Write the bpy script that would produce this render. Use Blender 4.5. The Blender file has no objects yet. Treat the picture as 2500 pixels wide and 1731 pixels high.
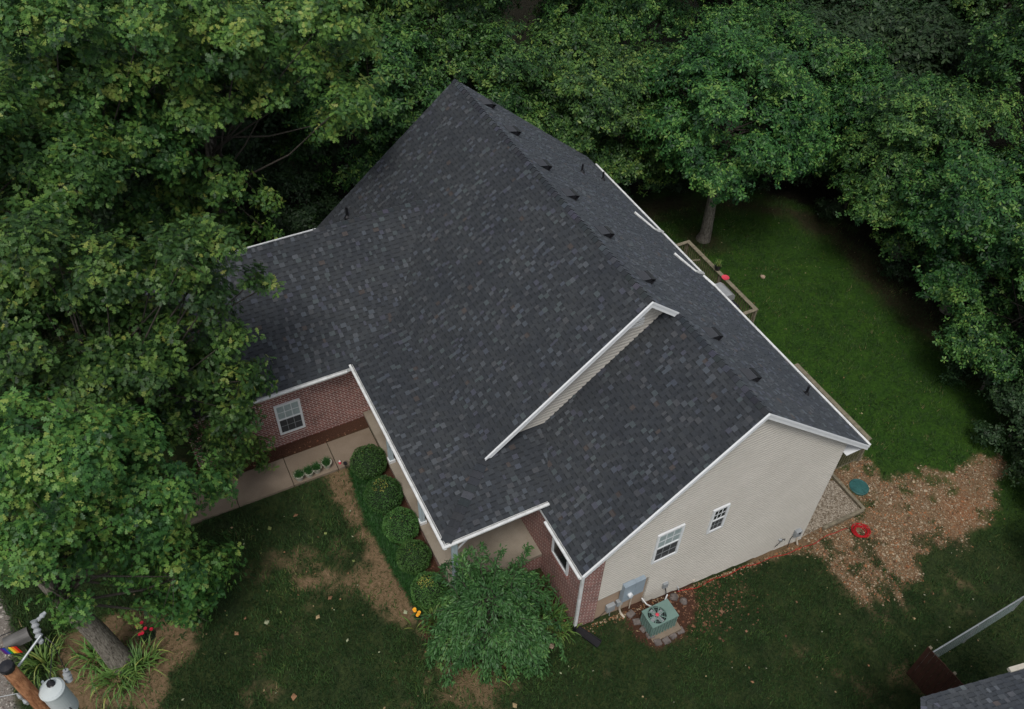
import bpy, bmesh, math, random
import numpy as np
from mathutils import Vector, Matrix

# ------------------------------------------------------------------ camera, sky, sun, exposure
SC = bpy.context.scene
COL = SC.collection
cam_d = bpy.data.cameras.new('camera'); cam = bpy.data.objects.new('camera', cam_d); COL.objects.link(cam)
SC.camera = cam
cam_d.sensor_width = 36.0; cam_d.lens = 36.0 * 2146.0 / 2500.0; cam_d.clip_start = 0.1; cam_d.clip_end = 1000
R = Matrix(((0.89167931, -0.45196516, 0.02520914), (0.31185653, 0.65371744, 0.68949185), (-0.32810595, -0.60694398, 0.72385461)))
cam.matrix_world = Matrix.Translation((-7.46909, -9.45949, 20.85608)) @ R.transposed().to_4x4()

SUN_EL, SUN_ROT = math.radians(62), math.radians(215)
w = bpy.data.worlds.new("World"); SC.world = w; w.use_nodes = True
nt = w.node_tree; bg = nt.nodes['Background']
sky = nt.nodes.new('ShaderNodeTexSky'); sky.sky_type = 'NISHITA'; sky.sun_disc = False
sky.sun_elevation = SUN_EL; sky.sun_rotation = SUN_ROT; sky.air_density = 1.0; sky.dust_density = 3.0
hs = nt.nodes.new('ShaderNodeHueSaturation'); hs.inputs['Saturation'].default_value = 0.38
nt.links.new(sky.outputs[0], hs.inputs['Color']); nt.links.new(hs.outputs[0], bg.inputs['Color'])
bg.inputs['Strength'].default_value = 0.13
sd = bpy.data.lights.new('sun', 'SUN'); sd.energy = 1.6; sd.angle = math.radians(16); sd.color = (1.0, 0.96, 0.9)
so = bpy.data.objects.new('sun', sd); COL.objects.link(so)
sdir = Vector((math.sin(SUN_ROT) * math.cos(SUN_EL), math.cos(SUN_ROT) * math.cos(SUN_EL), math.sin(SUN_EL)))
so.rotation_euler = sdir.to_track_quat('Z', 'Y').to_euler(); so.location = (-10, -20, 40)
SC.view_settings.view_transform = 'Standard'; SC.view_settings.look = 'None'
SC.view_settings.exposure = 0.0; SC.view_settings.gamma = 1
SC.cycles.max_bounces = 5; SC.cycles.diffuse_bounces = 2; SC.cycles.glossy_bounces = 2; SC.cycles.transmission_bounces = 3
SC.cycles.transparent_max_bounces = 4

rng = np.random.default_rng(7); random.seed(7)

# ------------------------------------------------------------------ materials
def new_mat(name, rough=0.8, spec=0.3):
    m = bpy.data.materials.new(name); m.use_nodes = True
    b = m.node_tree.nodes['Principled BSDF']; b.inputs['Roughness'].default_value = rough
    b.inputs['Specular IOR Level'].default_value = spec
    return m, m.node_tree, b
def nd(t, typ, **kw):
    n = t.nodes.new(typ)
    for k, v in kw.items():
        if k.startswith('i_'): n.inputs[k[2:].replace('_', ' ')].default_value = v
        else: setattr(n, k, v)
    return n
def c4(c): return (c[0], c[1], c[2], 1.0)
def noise(t, scale, detail=4, rough=0.6, vec=None):
    n = nd(t, 'ShaderNodeTexNoise'); n.inputs['Scale'].default_value = scale; n.inputs['Detail'].default_value = detail; n.inputs['Roughness'].default_value = rough
    if vec is None:
        g = nd(t, 'ShaderNodeNewGeometry'); vec = g.outputs['Position']
    t.links.new(vec, n.inputs['Vector']); return n
def ramp(t, fac, stops):
    r = nd(t, 'ShaderNodeValToRGB'); e = r.color_ramp.elements
    e[0].position = stops[0][0]; e[0].color = c4(stops[0][1]); e[1].position = stops[-1][0]; e[1].color = c4(stops[-1][1])
    for p, c in stops[1:-1]:
        x = e.new(p); x.color = c4(c)
    t.links.new(fac, r.inputs['Fac']); return r
def mix(t, fac, a, b, mode='MIX'):
    m = nd(t, 'ShaderNodeMix', data_type='RGBA', blend_type=mode)
    for s, v in ((m.inputs[0], fac), (m.inputs[6], a), (m.inputs[7], b)):
        if isinstance(v, (float, int)): s.default_value = v
        elif isinstance(v, tuple): s.default_value = c4(v)
        else: t.links.new(v, s)
    return m.outputs[2]
def bump(t, b, h, strength=0.3, dist=0.02):
    u = nd(t, 'ShaderNodeBump'); u.inputs['Strength'].default_value = strength; u.inputs['Distance'].default_value = dist
    t.links.new(h, u.inputs['Height']); t.links.new(u.outputs[0], b.inputs['Normal'])
def simple(name, c, rough=0.7, var=0.18, scale=3.0, metal=0.0, spec=0.3, bmp=0.0):
    m, t, b = new_mat(name, rough, spec); b.inputs['Metallic'].default_value = metal
    n = noise(t, scale); lo = tuple(x * (1 - var) for x in c); hi = tuple(min(1, x * (1 + var)) for x in c)
    r = ramp(t, n.outputs['Fac'], [(0.3, lo), (0.7, hi)]); t.links.new(r.outputs[0], b.inputs['Base Color'])
    if bmp:
        n2 = noise(t, scale * 12); bump(t, b, n2.outputs['Fac'], bmp, 0.01)
    return m

M_TRIM = simple('white_trim', (0.72, 0.74, 0.75), 0.5, 0.05, 2)
M_GUTTER = simple('white_gutter', (0.66, 0.67, 0.66), 0.4, 0.2, 4)
def mk_siding():
    m, t, b = new_mat('vinyl_siding', 0.55, 0.3)
    n = noise(t, 0.6, 5); n2 = noise(t, 7, 3)
    r = ramp(t, n.outputs['Fac'], [(0.3, (0.455, 0.432, 0.385)), (0.7, (0.515, 0.49, 0.44))])
    a = ramp(t, n2.outputs['Fac'], [(0.3, (0.93, 0.93, 0.93)), (0.7, (1, 1, 1))])
    t.links.new(mix(t, 1.0, r.outputs[0], a.outputs[0], 'MULTIPLY'), b.inputs['Base Color']); return m
M_SIDING = mk_siding()
def mk_brick(axis):
    m, t, b = new_mat('red_brick_' + axis, 0.85, 0.2)
    g = nd(t, 'ShaderNodeNewGeometry'); s = nd(t, 'ShaderNodeSeparateXYZ'); c = nd(t, 'ShaderNodeCombineXYZ')
    t.links.new(g.outputs['Position'], s.inputs[0])
    t.links.new(s.outputs[0 if axis == 'along_x' else 1], c.inputs[0]); t.links.new(s.outputs[2], c.inputs[1])
    k = nd(t, 'ShaderNodeTexBrick'); t.links.new(c.outputs[0], k.inputs['Vector'])
    k.offset = 0.5; k.squash = 1.0
    k.inputs['Scale'].default_value = 1.0; k.inputs['Brick Width'].default_value = 0.24; k.inputs['Row Height'].default_value = 0.088
    k.inputs['Mortar Size'].default_value = 0.013; k.inputs['Mortar Smooth'].default_value = 0.15; k.inputs['Bias'].default_value = -0.1
    k.inputs['Color1'].default_value = c4((0.26, 0.095, 0.075)); k.inputs['Color2'].default_value = c4((0.17, 0.065, 0.055))
    k.inputs['Mortar'].default_value = c4((0.5, 0.42, 0.39))
    n = noise(t, 2.2, 5); n3 = noise(t, 0.9, 4)
    a = ramp(t, n.outputs['Fac'], [(0.3, (0.72, 0.72, 0.72)), (0.75, (1.25, 1.2, 1.18))])
    col = mix(t, 1.0, k.outputs['Color'], a.outputs[0], 'MULTIPLY')
    wash = ramp(t, n3.outputs['Fac'], [(0.6, (0, 0, 0)), (0.8, (0.35, 0.35, 0.35))])
    sp = nd(t, 'ShaderNodeSeparateColor'); t.links.new(wash.outputs[0], sp.inputs[0])
    col = mix(t, sp.outputs[0], col, (0.27, 0.2, 0.175))
    t.links.new(col, b.inputs['Base Color'])
    inv = nd(t, 'ShaderNodeMath', operation='SUBTRACT'); inv.inputs[0].default_value = 1.0; t.links.new(k.outputs['Fac'], inv.inputs[1])
    bump(t, b, inv.outputs[0], 0.6, 0.008); return m
M_BRX, M_BRY = mk_brick('along_x'), mk_brick('along_y')
def mk_shingle():
    m, t, b = new_mat('asphalt_shingle', 0.85, 0.25)
    a = nd(t, 'ShaderNodeAttribute', attribute_name='col')
    n = noise(t, 60, 3); n2 = noise(t, 0.55, 5, 0.6)
    r = ramp(t, n.outputs['Fac'], [(0.3, (0.72, 0.72, 0.72)), (0.7, (1.22, 1.22, 1.22))])
    r2 = ramp(t, n2.outputs['Fac'], [(0.3, (0.86, 0.87, 0.9)), (0.7, (1.14, 1.12, 1.08))])
    c = mix(t, 1.0, a.outputs['Color'], r.outputs[0], 'MULTIPLY'); c = mix(t, 1.0, c, r2.outputs[0], 'MULTIPLY')
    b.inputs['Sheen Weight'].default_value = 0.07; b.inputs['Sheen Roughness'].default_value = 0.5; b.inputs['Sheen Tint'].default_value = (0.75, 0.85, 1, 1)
    t.links.new(c, b.inputs['Base Color']); bump(t, b, n.outputs['Fac'], 0.4, 0.004); return m
M_SHING = mk_shingle()
M_ROOFBASE = simple('roof_base', (0.02, 0.021, 0.023), 0.9)
def mk_concrete(name, c1, c2, stain=(0.14, 0.105, 0.07)):
    m, t, b = new_mat(name, 0.85, 0.2)
    n = noise(t, 1.3, 6); n2 = noise(t, 0.7, 3); n3 = noise(t, 40, 3)
    r = ramp(t, n.outputs['Fac'], [(0.3, c1), (0.7, c2)])
    s = ramp(t, n2.outputs['Fac'], [(0.5, (0, 0, 0)), (0.72, (0.65, 0.65, 0.65))]); sp = nd(t, 'ShaderNodeSeparateColor'); t.links.new(s.outputs[0], sp.inputs[0])
    c = mix(t, sp.outputs[0], r.outputs[0], stain)
    f = ramp(t, n3.outputs['Fac'], [(0.3, (0.88, 0.88, 0.88)), (0.7, (1.1, 1.1, 1.1))])
    t.links.new(mix(t, 1.0, c, f.outputs[0], 'MULTIPLY'), b.inputs['Base Color']); bump(t, b, n3.outputs['Fac'], 0.2, 0.005); return m
M_PORCH = mk_concrete('porch_concrete', (0.24, 0.205, 0.16), (0.33, 0.29, 0.235))
M_WALK = mk_concrete('walk_concrete', (0.185, 0.145, 0.107), (0.235, 0.188, 0.142), (0.15, 0.115, 0.08))
M_FOUND = mk_concrete('foundation_parging', (0.34, 0.245, 0.175), (0.40, 0.30, 0.22), (0.28, 0.2, 0.13))
M_GLASS, _t, _b = new_mat('window_glass', 0.12, 0.6)
_n = noise(_t, 1.5); _r = ramp(_t, _n.outputs['Fac'], [(0.3, (0.018, 0.02, 0.022)), (0.7, (0.035, 0.038, 0.04))]); _t.links.new(_r.outputs[0], _b.inputs['Base Color'])
M_BLIND = simple('window_blind', (0.33, 0.4, 0.4), 0.35, 0.12, 6, spec=0.5)
M_SCREEN = simple('window_screen', (0.05, 0.052, 0.055), 0.7)
M_BLACK = simple('black_plastic', (0.014, 0.014, 0.017), 0.35, spec=0.5)
M_GREYBOX = simple('grey_enamel', (0.28, 0.34, 0.39), 0.45, 0.08)
M_GREY2 = simple('grey_pvc', (0.3, 0.32, 0.33), 0.5)
M_PIPE = simple('cream_pipe', (0.5, 0.44, 0.36), 0.5)
M_ACGREEN = simple('ac_green', (0.15, 0.235, 0.205), 0.4, 0.08, spec=0.5)
M_ACDARK = simple('ac_dark', (0.012, 0.016, 0.016), 0.6)
M_METAL = simple('galvanised_metal', (0.42, 0.45, 0.46), 0.4, 0.1, 8, metal=0.5)
M_RED = simple('red_hose', (0.42, 0.015, 0.02), 0.4, 0.1)
M_REDP = simple('red_plastic', (0.6, 0.06, 0.09), 0.4)
M_YELLOW = simple('yellow_petals', (0.85, 0.4, 0.03), 0.6)
M_ROSE = simple('rose_petals', (0.5, 0.015, 0.04), 0.6)
M_GREENLID = simple('green_plastic_lid', (0.03, 0.105, 0.10), 0.5, 0.25, 4)
M_POT = simple('cream_pot', (0.46, 0.43, 0.36), 0.7)
M_DECK = simple('weathered_wood', (0.19, 0.165, 0.115), 0.85, 0.35, 7, bmp=0.4)
M_DECKD = simple('old_deck_board', (0.085, 0.08, 0.045), 0.9, 0.4, 5, bmp=0.4)
M_FENCE = simple('brown_fence_board', (0.05, 0.02, 0.013), 0.8, 0.35, 4, bmp=0.3)
M_STAINLESS = simple('grill_lid_metal', (0.4, 0.41, 0.41), 0.35, 0.1, 8, metal=0.4)
M_STONE = simple('grey_stone', (0.14, 0.12, 0.11), 0.9, 0.4, 6, bmp=0.6)
M_TANK = simple('transformer_paint', (0.5, 0.55, 0.55), 0.35, 0.06, 4, spec=0.5)
M_MAIL = simple('grey_mailbox', (0.14, 0.135, 0.13), 0.6, 0.2)
def mk_bark(name, c1, c2, sc=5):
    m, t, b = new_mat(name, 0.95, 0.1)
    g = nd(t, 'ShaderNodeNewGeometry'); mp = nd(t, 'ShaderNodeMapping'); mp.inputs['Scale'].default_value = (1, 1, 0.22); t.links.new(g.outputs['Position'], mp.inputs[0])
    n = noise(t, sc * 5, 8, 0.75, mp.outputs[0]); r = ramp(t, n.outputs['Fac'], [(0.35, c1), (0.62, c2)])
    t.links.new(r.outputs[0], b.inputs['Base Color']); bump(t, b, n.outputs['Fac'], 1.0, 0.06); return m
M_BARK = mk_bark('oak_bark', (0.05, 0.042, 0.034), (0.33, 0.3, 0.25))
M_TWIG = mk_bark('twig_bark', (0.03, 0.026, 0.02), (0.11, 0.1, 0.085), 9)
M_POLE = mk_bark('utility_pole_wood', (0.12, 0.045, 0.02), (0.4, 0.2, 0.1), 3)
def mk_leaf(name, stops, rough=0.5, trans=0.16, spec=0.26, vary=True):
    m = bpy.data.materials.new(name); m.use_nodes = True; t = m.node_tree; b = t.nodes['Principled BSDF']; out = t.nodes['Material Output']
    b.inputs['Roughness'].default_value = rough; b.inputs['Specular IOR Level'].default_value = spec
    a = nd(t, 'ShaderNodeAttribute', attribute_name='tint'); r = ramp(t, a.outputs['Fac'], stops)
    c = r.outputs[0]
    if vary:
        oi = nd(t, 'ShaderNodeObjectInfo'); h = nd(t, 'ShaderNodeHueSaturation')
        mr = nd(t, 'ShaderNodeMapRange'); h.inputs['Saturation'].default_value = 0.92; mr.inputs[3].default_value = 0.485; mr.inputs[4].default_value = 0.512; t.links.new(oi.outputs['Random'], mr.inputs[0])
        fr = nd(t, 'ShaderNodeMath', operation='FRACT'); m7 = nd(t, 'ShaderNodeMath', operation='MULTIPLY'); m7.inputs[1].default_value = 7.31; t.links.new(oi.outputs['Random'], m7.inputs[0]); t.links.new(m7.outputs[0], fr.inputs[0])
        mv = nd(t, 'ShaderNodeMapRange'); mv.inputs[3].default_value = 0.75; mv.inputs[4].default_value = 1.15; t.links.new(fr.outputs[0], mv.inputs[0]); t.links.new(mv.outputs[0], h.inputs['Value'])
        t.links.new(mr.outputs[0], h.inputs['Hue']); t.links.new(c, h.inputs['Color']); c = h.outputs[0]
    t.links.new(c, b.inputs['Base Color'])
    tr = nd(t, 'ShaderNodeBsdfTranslucent'); h2 = nd(t, 'ShaderNodeHueSaturation'); h2.inputs['Value'].default_value = 1.5; h2.inputs['Hue'].default_value = 0.49
    t.links.new(c, h2.inputs['Color']); t.links.new(h2.outputs[0], tr.inputs['Color'])
    ms = nd(t, 'ShaderNodeMixShader'); ms.inputs[0].default_value = trans
    t.links.new(b.outputs[0], ms.inputs[1]); t.links.new(tr.outputs[0], ms.inputs[2]); t.links.new(ms.outputs[0], out.inputs['Surface']); return m
M_OAK = mk_leaf('oak_leaves', [(0.0, (0.012, 0.05, 0.012)), (0.4, (0.042, 0.135, 0.022)), (0.7, (0.12, 0.26, 0.034)), (1.0, (0.27, 0.33, 0.055))], 0.46)
M_WOODS = mk_leaf('woodland_leaves', [(0.0, (0.008, 0.036, 0.011)), (0.4, (0.027, 0.095, 0.019)), (0.75, (0.08, 0.2, 0.028)), (1.0, (0.17, 0.26, 0.04))], 0.48)
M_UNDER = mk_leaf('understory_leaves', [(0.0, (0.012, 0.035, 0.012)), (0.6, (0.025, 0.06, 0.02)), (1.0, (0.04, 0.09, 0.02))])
M_BOX = mk_leaf('boxwood_leaves', [(0.0, (0.026, 0.09, 0.018)), (0.6, (0.055, 0.165, 0.028)), (0.9, (0.09, 0.22, 0.04)), (1.0, (0.34, 0.34, 0.05))], 0.5, 0.15, 0.3)
M_WEEP = mk_leaf('weeping_leaves', [(0.0, (0.022, 0.078, 0.02)), (0.6, (0.055, 0.16, 0.034)), (1.0, (0.14, 0.28, 0.05))], 0.5, 0.12, 0.3)
M_LILY = mk_leaf('lily_blades', [(0.0, (0.04, 0.12, 0.025)), (0.6, (0.12, 0.25, 0.04)), (1.0, (0.36, 0.38, 0.08))], 0.5, 0.2, 0.3)
M_GRASS = mk_leaf('grass_blades', [(0.0, (0.016, 0.036, 0.012)), (0.45, (0.031, 0.066, 0.02)), (0.8, (0.058, 0.112, 0.03)), (0.93, (0.10, 0.135, 0.035)), (1.0, (0.2, 0.17, 0.08))], 0.7, 0.2, 0.15, False)
M_SCATTER, _t, _b = new_mat('leaf_litter_and_stones', 0.85, 0.2)
_a = nd(_t, 'ShaderNodeAttribute', attribute_name='col'); _t.links.new(_a.outputs['Color'], _b.inputs['Base Color'])

# ------------------------------------------------------------------ object helpers
ROOTLOC = {}
def base_of(o):
    while o is not None and o.parent is not None: o = o.parent
    return ROOTLOC.get(o.name, Vector((0, 0, 0))) if o is not None else Vector((0, 0, 0))
def tag(o, label=None, cat=None, group=None, kind=None):
    if label: o['label'] = label
    if cat: o['category'] = cat
    if group: o['group'] = group
    if kind: o['kind'] = kind
    return o
def empty(name, loc, label, cat, group=None):
    o = bpy.data.objects.new(name, None); COL.objects.link(o); o.location = loc; o.empty_display_size = 0.2
    ROOTLOC[o.name] = Vector(loc); return tag(o, label, cat, group)
def link(name, me, parent=None, smooth=False):
    o = bpy.data.objects.new(name, me); COL.objects.link(o)
    if parent is not None:
        b = base_of(parent); me.transform(Matrix.Translation(-b)); o.parent = parent
    if smooth: me.polygons.foreach_set('use_smooth', [True] * len(me.polygons))
    return o
class MB:
    def __init__(s): s.v = []; s.f = []; s.c = []
    def poly(s, pts, col=None):
        n = len(s.v); s.v += [tuple(p) for p in pts]; s.f.append(tuple(range(n, n + len(pts)))); s.c.append(col)
    def box(s, a, b, col=None):
        x0, y0, z0 = a; x1, y1, z1 = b; n = len(s.v)
        s.v += [(x0, y0, z0), (x1, y0, z0), (x1, y1, z0), (x0, y1, z0), (x0, y0, z1), (x1, y0, z1), (x1, y1, z1), (x0, y1, z1)]
        for q in ((0, 3, 2, 1), (4, 5, 6, 7), (0, 1, 5, 4), (1, 2, 6, 5), (2, 3, 7, 6), (3, 0, 4, 7)): s.f.append(tuple(n + i for i in q)); s.c.append(col)
        return s
    def bar(s, p, q, wd, ht, up=(0, 0, 1), col=None):
        p, q, up = Vector(p), Vector(q), Vector(up); d = (q - p).normalized(); sd_ = d.cross(up).normalized(); u = sd_.cross(d)
        n = len(s.v)
        for e in (p, q):
            for a, b in ((-1, -1), (1, -1), (1, 1), (-1, 1)): s.v.append(tuple(e + sd_ * a * wd / 2 + u * b * ht / 2))
        for f in ((0, 1, 2, 3), (7, 6, 5, 4), (0, 4, 5, 1), (1, 5, 6, 2), (2, 6, 7, 3), (3, 7, 4, 0)): s.f.append(tuple(n + i for i in f)); s.c.append(col)
        return s
    def prism(s, pts, ext, col=None):
        e = Vector(ext); n = len(s.v); k = len(pts); pts = [Vector(p) for p in pts]
        s.v += [tuple(p) for p in pts] + [tuple(p + e) for p in pts]
        s.f.append(tuple(range(n, n + k))); s.f.append(tuple(range(n + 2 * k - 1, n + k - 1, -1))); s.c += [col, col]
        for i in range(k): s.f.append((n + i, n + k + i, n + k + (i + 1) % k, n + (i + 1) % k)); s.c.append(col)
        return s
    def tube(s, path, rad, sides=8, col=None, cap=True):
        path = [Vector(p) for p in path]; rings = []
        for i, p in enumerate(path):
            d = (path[min(i + 1, len(path) - 1)] - path[max(i - 1, 0)]).normalized()
            a = d.cross(Vector((0, 0, 1)) if abs(d.z) < 0.9 else Vector((1, 0, 0))).normalized(); b = d.cross(a)
            r = rad[i] if hasattr(rad, '__len__') else rad; n = len(s.v); rings.append(n)
            for k in range(sides):
                t = 2 * math.pi * k / sides; s.v.append(tuple(p + a * math.cos(t) * r + b * math.sin(t) * r))
        for i in range(len(path) - 1):
            for k in range(sides): s.f.append((rings[i] + k, rings[i] + (k + 1) % sides, rings[i + 1] + (k + 1) % sides, rings[i + 1] + k)); s.c.append(col)
        if cap:
            s.f.append(tuple(rings[0] + k for k in range(sides))); s.f.append(tuple(rings[-1] + k for k in reversed(range(sides)))); s.c += [col, col]
        return s
    def lathe(s, c, prof, sides=16, col=None):
        c = Vector(c); rings = []
        for r, z in prof:
            rings.append(len(s.v))
            for k in range(sides): t = 2 * math.pi * k / sides; s.v.append((c.x + r * math.cos(t), c.y + r * math.sin(t), c.z + z))
        for i in range(len(prof) - 1):
            for k in range(sides): s.f.append((rings[i] + k, rings[i] + (k + 1) % sides, rings[i + 1] + (k + 1) % sides, rings[i + 1] + k)); s.c.append(col)
        s.f.append(tuple(rings[0] + k for k in reversed(range(sides)))); s.f.append(tuple(rings[-1] + k for k in range(sides))); s.c += [col, col]
        return s
    def build(s, name, mat, parent=None, smooth=False, bevel=0.0):
        me = bpy.data.meshes.new(name); me.from_pydata(s.v, [], s.f); me.materials.append(mat)
        if any(c is not None for c in s.c):
            at = me.attributes.new('col', 'FLOAT_COLOR', 'CORNER'); buf = []
            for f, c in zip(s.f, s.c): buf += list(c4(c if c is not None else (0.03, 0.03, 0.03))) * len(f)
            at.data.foreach_set('color', buf)
        else:
            bm = bmesh.new(); bm.from_mesh(me); bmesh.ops.recalc_face_normals(bm, faces=bm.faces)
            if bevel: bmesh.ops.bevel(bm, geom=list(bm.edges), offset=bevel, segments=1, affect='EDGES', profile=0.7)
            bm.to_mesh(me); bm.free()
        return link(name, me, parent, smooth)
def np_mesh(name, V, k, mat, tint=None, col=None):
    """V: (nfaces*k,3) verts, unshared, faces of k corners"""
    nf = len(V) // k; me = bpy.data.meshes.new(name)
    me.vertices.add(len(V)); me.vertices.foreach_set('co', np.ascontiguousarray(V, dtype=np.float32).ravel())
    me.loops.add(len(V)); me.loops.foreach_set('vertex_index', np.arange(len(V), dtype=np.int32))
    me.polygons.add(nf); me.polygons.foreach_set('loop_start', np.arange(nf, dtype=np.int32) * k)
    me.update(calc_edges=True); me.materials.append(mat)
    if tint is not None:
        a = me.attributes.new('tint', 'FLOAT', 'FACE'); a.data.foreach_set('value', np.ascontiguousarray(tint, dtype=np.float32))
    if col is not None:
        a = me.attributes.new('col', 'FLOAT_COLOR', 'FACE'); a.data.foreach_set('color', np.ascontiguousarray(np.c_[col, np.ones(len(col))], dtype=np.float32).ravel())
    return me

# ------------------------------------------------------------------ terrain function + noise
def g(x, y):
    x = np.asarray(x, float); y = np.asarray(y, float)
    r = -3.28 + 0.04 * np.clip(y, -6, 12) + np.clip(x + 1.5, 0, 13.5) * -0.185 + np.clip(x - 12, 0, 30) * -0.06
    return r
_tab = rng.random((256, 256))
def vn(x, y, s):
    x = np.asarray(x) * s + 100.5; y = np.asarray(y) * s + 77.3; xi = np.floor(x).astype(int); yi = np.floor(y).astype(int); fx = x - xi; fy = y - yi
    fx = fx * fx * (3 - 2 * fx); fy = fy * fy * (3 - 2 * fy); T = lambda a, b: _tab[a % 256, b % 256]
    return (T(xi, yi) * (1 - fx) + T(xi + 1, yi) * fx) * (1 - fy) + (T(xi, yi + 1) * (1 - fx) + T(xi + 1, yi + 1) * fx) * fy
def fbm(x, y, s, o=4):
    r = 0; a = 0.5; t = 0
    for i in range(o): r = r + a * vn(x, y, s * 2 ** i); t += a; a *= 0.55
    return r / t
def sdf(X, Y, P):
    P = np.array(P, float); d = np.full(X.shape, 1e9); ins = np.zeros(X.shape, bool)
    for i in range(len(P)):
        a = P[i]; b = P[(i + 1) % len(P)]; e = b - a; wx = X - a[0]; wy = Y - a[1]
        t = np.clip((wx * e[0] + wy * e[1]) / (e @ e + 1e-9), 0, 1); d = np.minimum(d, np.hypot(wx - e[0] * t, wy - e[1] * t))
        c = ((a[1] > Y) != (b[1] > Y)) & (X < (b[0] - a[0]) * (Y - a[1]) / (b[1] - a[1] + 1e-12) + a[0]); ins ^= c
    return np.where(ins, -d, d)
STRIP = [(-4.61, 8.4), (-3.82, 8.23), (-3.99, 7.35), (-4.07, 5.93), (-3.95, 4.33), (-3.72, 2.78), (-3.92, 1.66), (-4.26, 1.82), (-4.84, 3.16), (-5.51, 3.95), (-6.6, 4.49), (-6.6, 5.0), (-5.87, 4.92), (-4.56, 4.62), (-4.5, 5.96), (-4.88, 7.39)]
OAKRING = [(-13.19, 6.3), (-12.41, 6.25), (-11.76, 6.47), (-10.6, 5.92), (-10.19, 5.34), (-9.62, 4.85), (-9.89, 4.3), (-10.08, 3.87), (-10.65, 3.85), (-10.85, 3.36), (-11.3, 3.06), (-13.62, 4.18), (-13.54, 5.3), (-13.36, 5.97)]
DRIVE = [(-30, 30), (-16.92, 11.6), (-14.58, 8.16), (-14.44, 7.54), (-14.51, 6.52), (-14.55, 5.79), (-14.6, 4.66), (-15.5, -10), (-30, -10)]
LITTER = [(9.4, 1.6), (12.84, 2.21), (14.38, 2.12), (14.15, 1.26), (15.49, 0.93), (17.51, 0.4), (19.54, 0.21), (18.3, -0.89), (17.59, -1.36), (16.46, -2.0), (14.86, -2.09), (13.83, -1.93), (13.1, -1.88), (12.64, -2.49), (11.51, -2.3), (11.08, -2.72), (10.1, -2.54), (9.86, -2.01), (9.59, -1.27), (9.63, -0.89), (9.29, -0.44), (8.6, -0.1), (7, 0.0), (7, 0.5)]
RED = [(15.73, -0.72), (16.36, -0.68), (16.66, -1.19), (16.04, -1.45), (15.42, -1.18)]
MULCH = [(-0.37, 2.05), (0.41, 2.25), (0.43, 1.76), (0.27, 0.39), (-0.55, -0.01), (-1.22, -0.07), (-1.8, -0.38), (-2.78, 0.2), (-3.74, 0.81), (-3.99, 1.61), (-3.85, 2.39), (-3.96, 3.88), (-4.0, 5.3), (-4.0, 6.92), (-3.9, 8.25), (-2.6, 8.25), (-2.6, 2.44), (-1.43, 2.44)]
MULCH2 = [(-9.5, 9.45), (-2.6, 9.45), (-2.6, 10.3), (-9.5, 10.3)]
MULCH3 = [(2.0, 0.4), (1.7, -0.3), (2.2, -1.3), (3.3, -1.3), (4.3, -0.5), (4.7, 0.3)]
REARPATH = [(14.5, 19.5), (20.36, 17.6), (23.2, 15.25), (24, 12.21), (24, 9.64), (24, 6.8), (23.02, 3.53), (21.6, 3.5), (21.5, 8.11), (21.5, 10.34), (22.0, 12.78), (21.4, 15.6), (18.5, 17.2), (14.47, 17.9)]
FOREST = [(-60, 110), (-60, 19.0), (-4, 18.6), (10, 19.6), (16.15, 19.6), (20.99, 18.2), (23.4, 15.0), (23.3, 10.04), (23.1, 5.73), (22.2, 2.43), (21.2, 0.52), (20.2, -1.16), (18.6, -4.5), (17.0, -12), (90, -12), (90, 110)]
def masks(X, Y):
    wob = (fbm(X, Y, 1.1) - 0.5) * 1.3; wob2 = (fbm(X + 31, Y - 9, 3.0) - 0.5) * 0.7
    sm = lambda d, w: np.clip(0.5 - d / w, 0, 1)
    dry = np.maximum.reduce([sm(sdf(X, Y, STRIP) + wob * .7 + wob2 * .8, 0.35), 0.85 * sm(sdf(X, Y, [(-4.3, 1.9), (-3.6, 1.2), (-2.6, 0.3), (-1.9, -0.7), (-3.1, -1.1), (-4.2, 0.4)]) + wob + wob2, 0.5), sm(sdf(X, Y, OAKRING) + wob * 0.5 + wob2 * .5, 0.25)])
    n = fbm(X - 5, Y + 3, 0.55); n2 = fbm(X + 5, Y - 3, 2.6)
    dry = np.maximum(dry, np.clip((n * 0.6 + n2 * 0.4 - 0.62) * 7, 0, 1) * 0.6 * (X < 14) * (X > -16))
    mul = np.maximum.reduce([sm(sdf(X, Y, MULCH) + wob2 * 0.25, 0.1), sm(sdf(X, Y, MULCH2) + wob2 * 0.2, 0.1), sm(sdf(X, Y, MULCH3) + wob2 * .5, 0.2)])
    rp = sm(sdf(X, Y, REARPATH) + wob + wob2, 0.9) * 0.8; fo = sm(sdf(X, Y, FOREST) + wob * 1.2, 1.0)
    rt = sm(np.hypot(X - 16.1, Y - 15.5) - 1.0 + wob, 0.8) * 0.7
    lit = sm(sdf(X, Y, LITTER) + wob * 0.8 + wob2 * 0.8, 0.35) * np.clip(1.25 - np.clip((fbm(X + 50, Y, 1.6) - 0.52) * 7, 0, 1), 0.2, 1)
    red = sm(sdf(X, Y, RED) + wob * 1.5, 1.4) * lit
    drv = sm(sdf(X, Y, DRIVE) + wob * 0.35, 0.15)
    return dry, mul, np.maximum(rp, rt), fo, lit, red, drv

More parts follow.
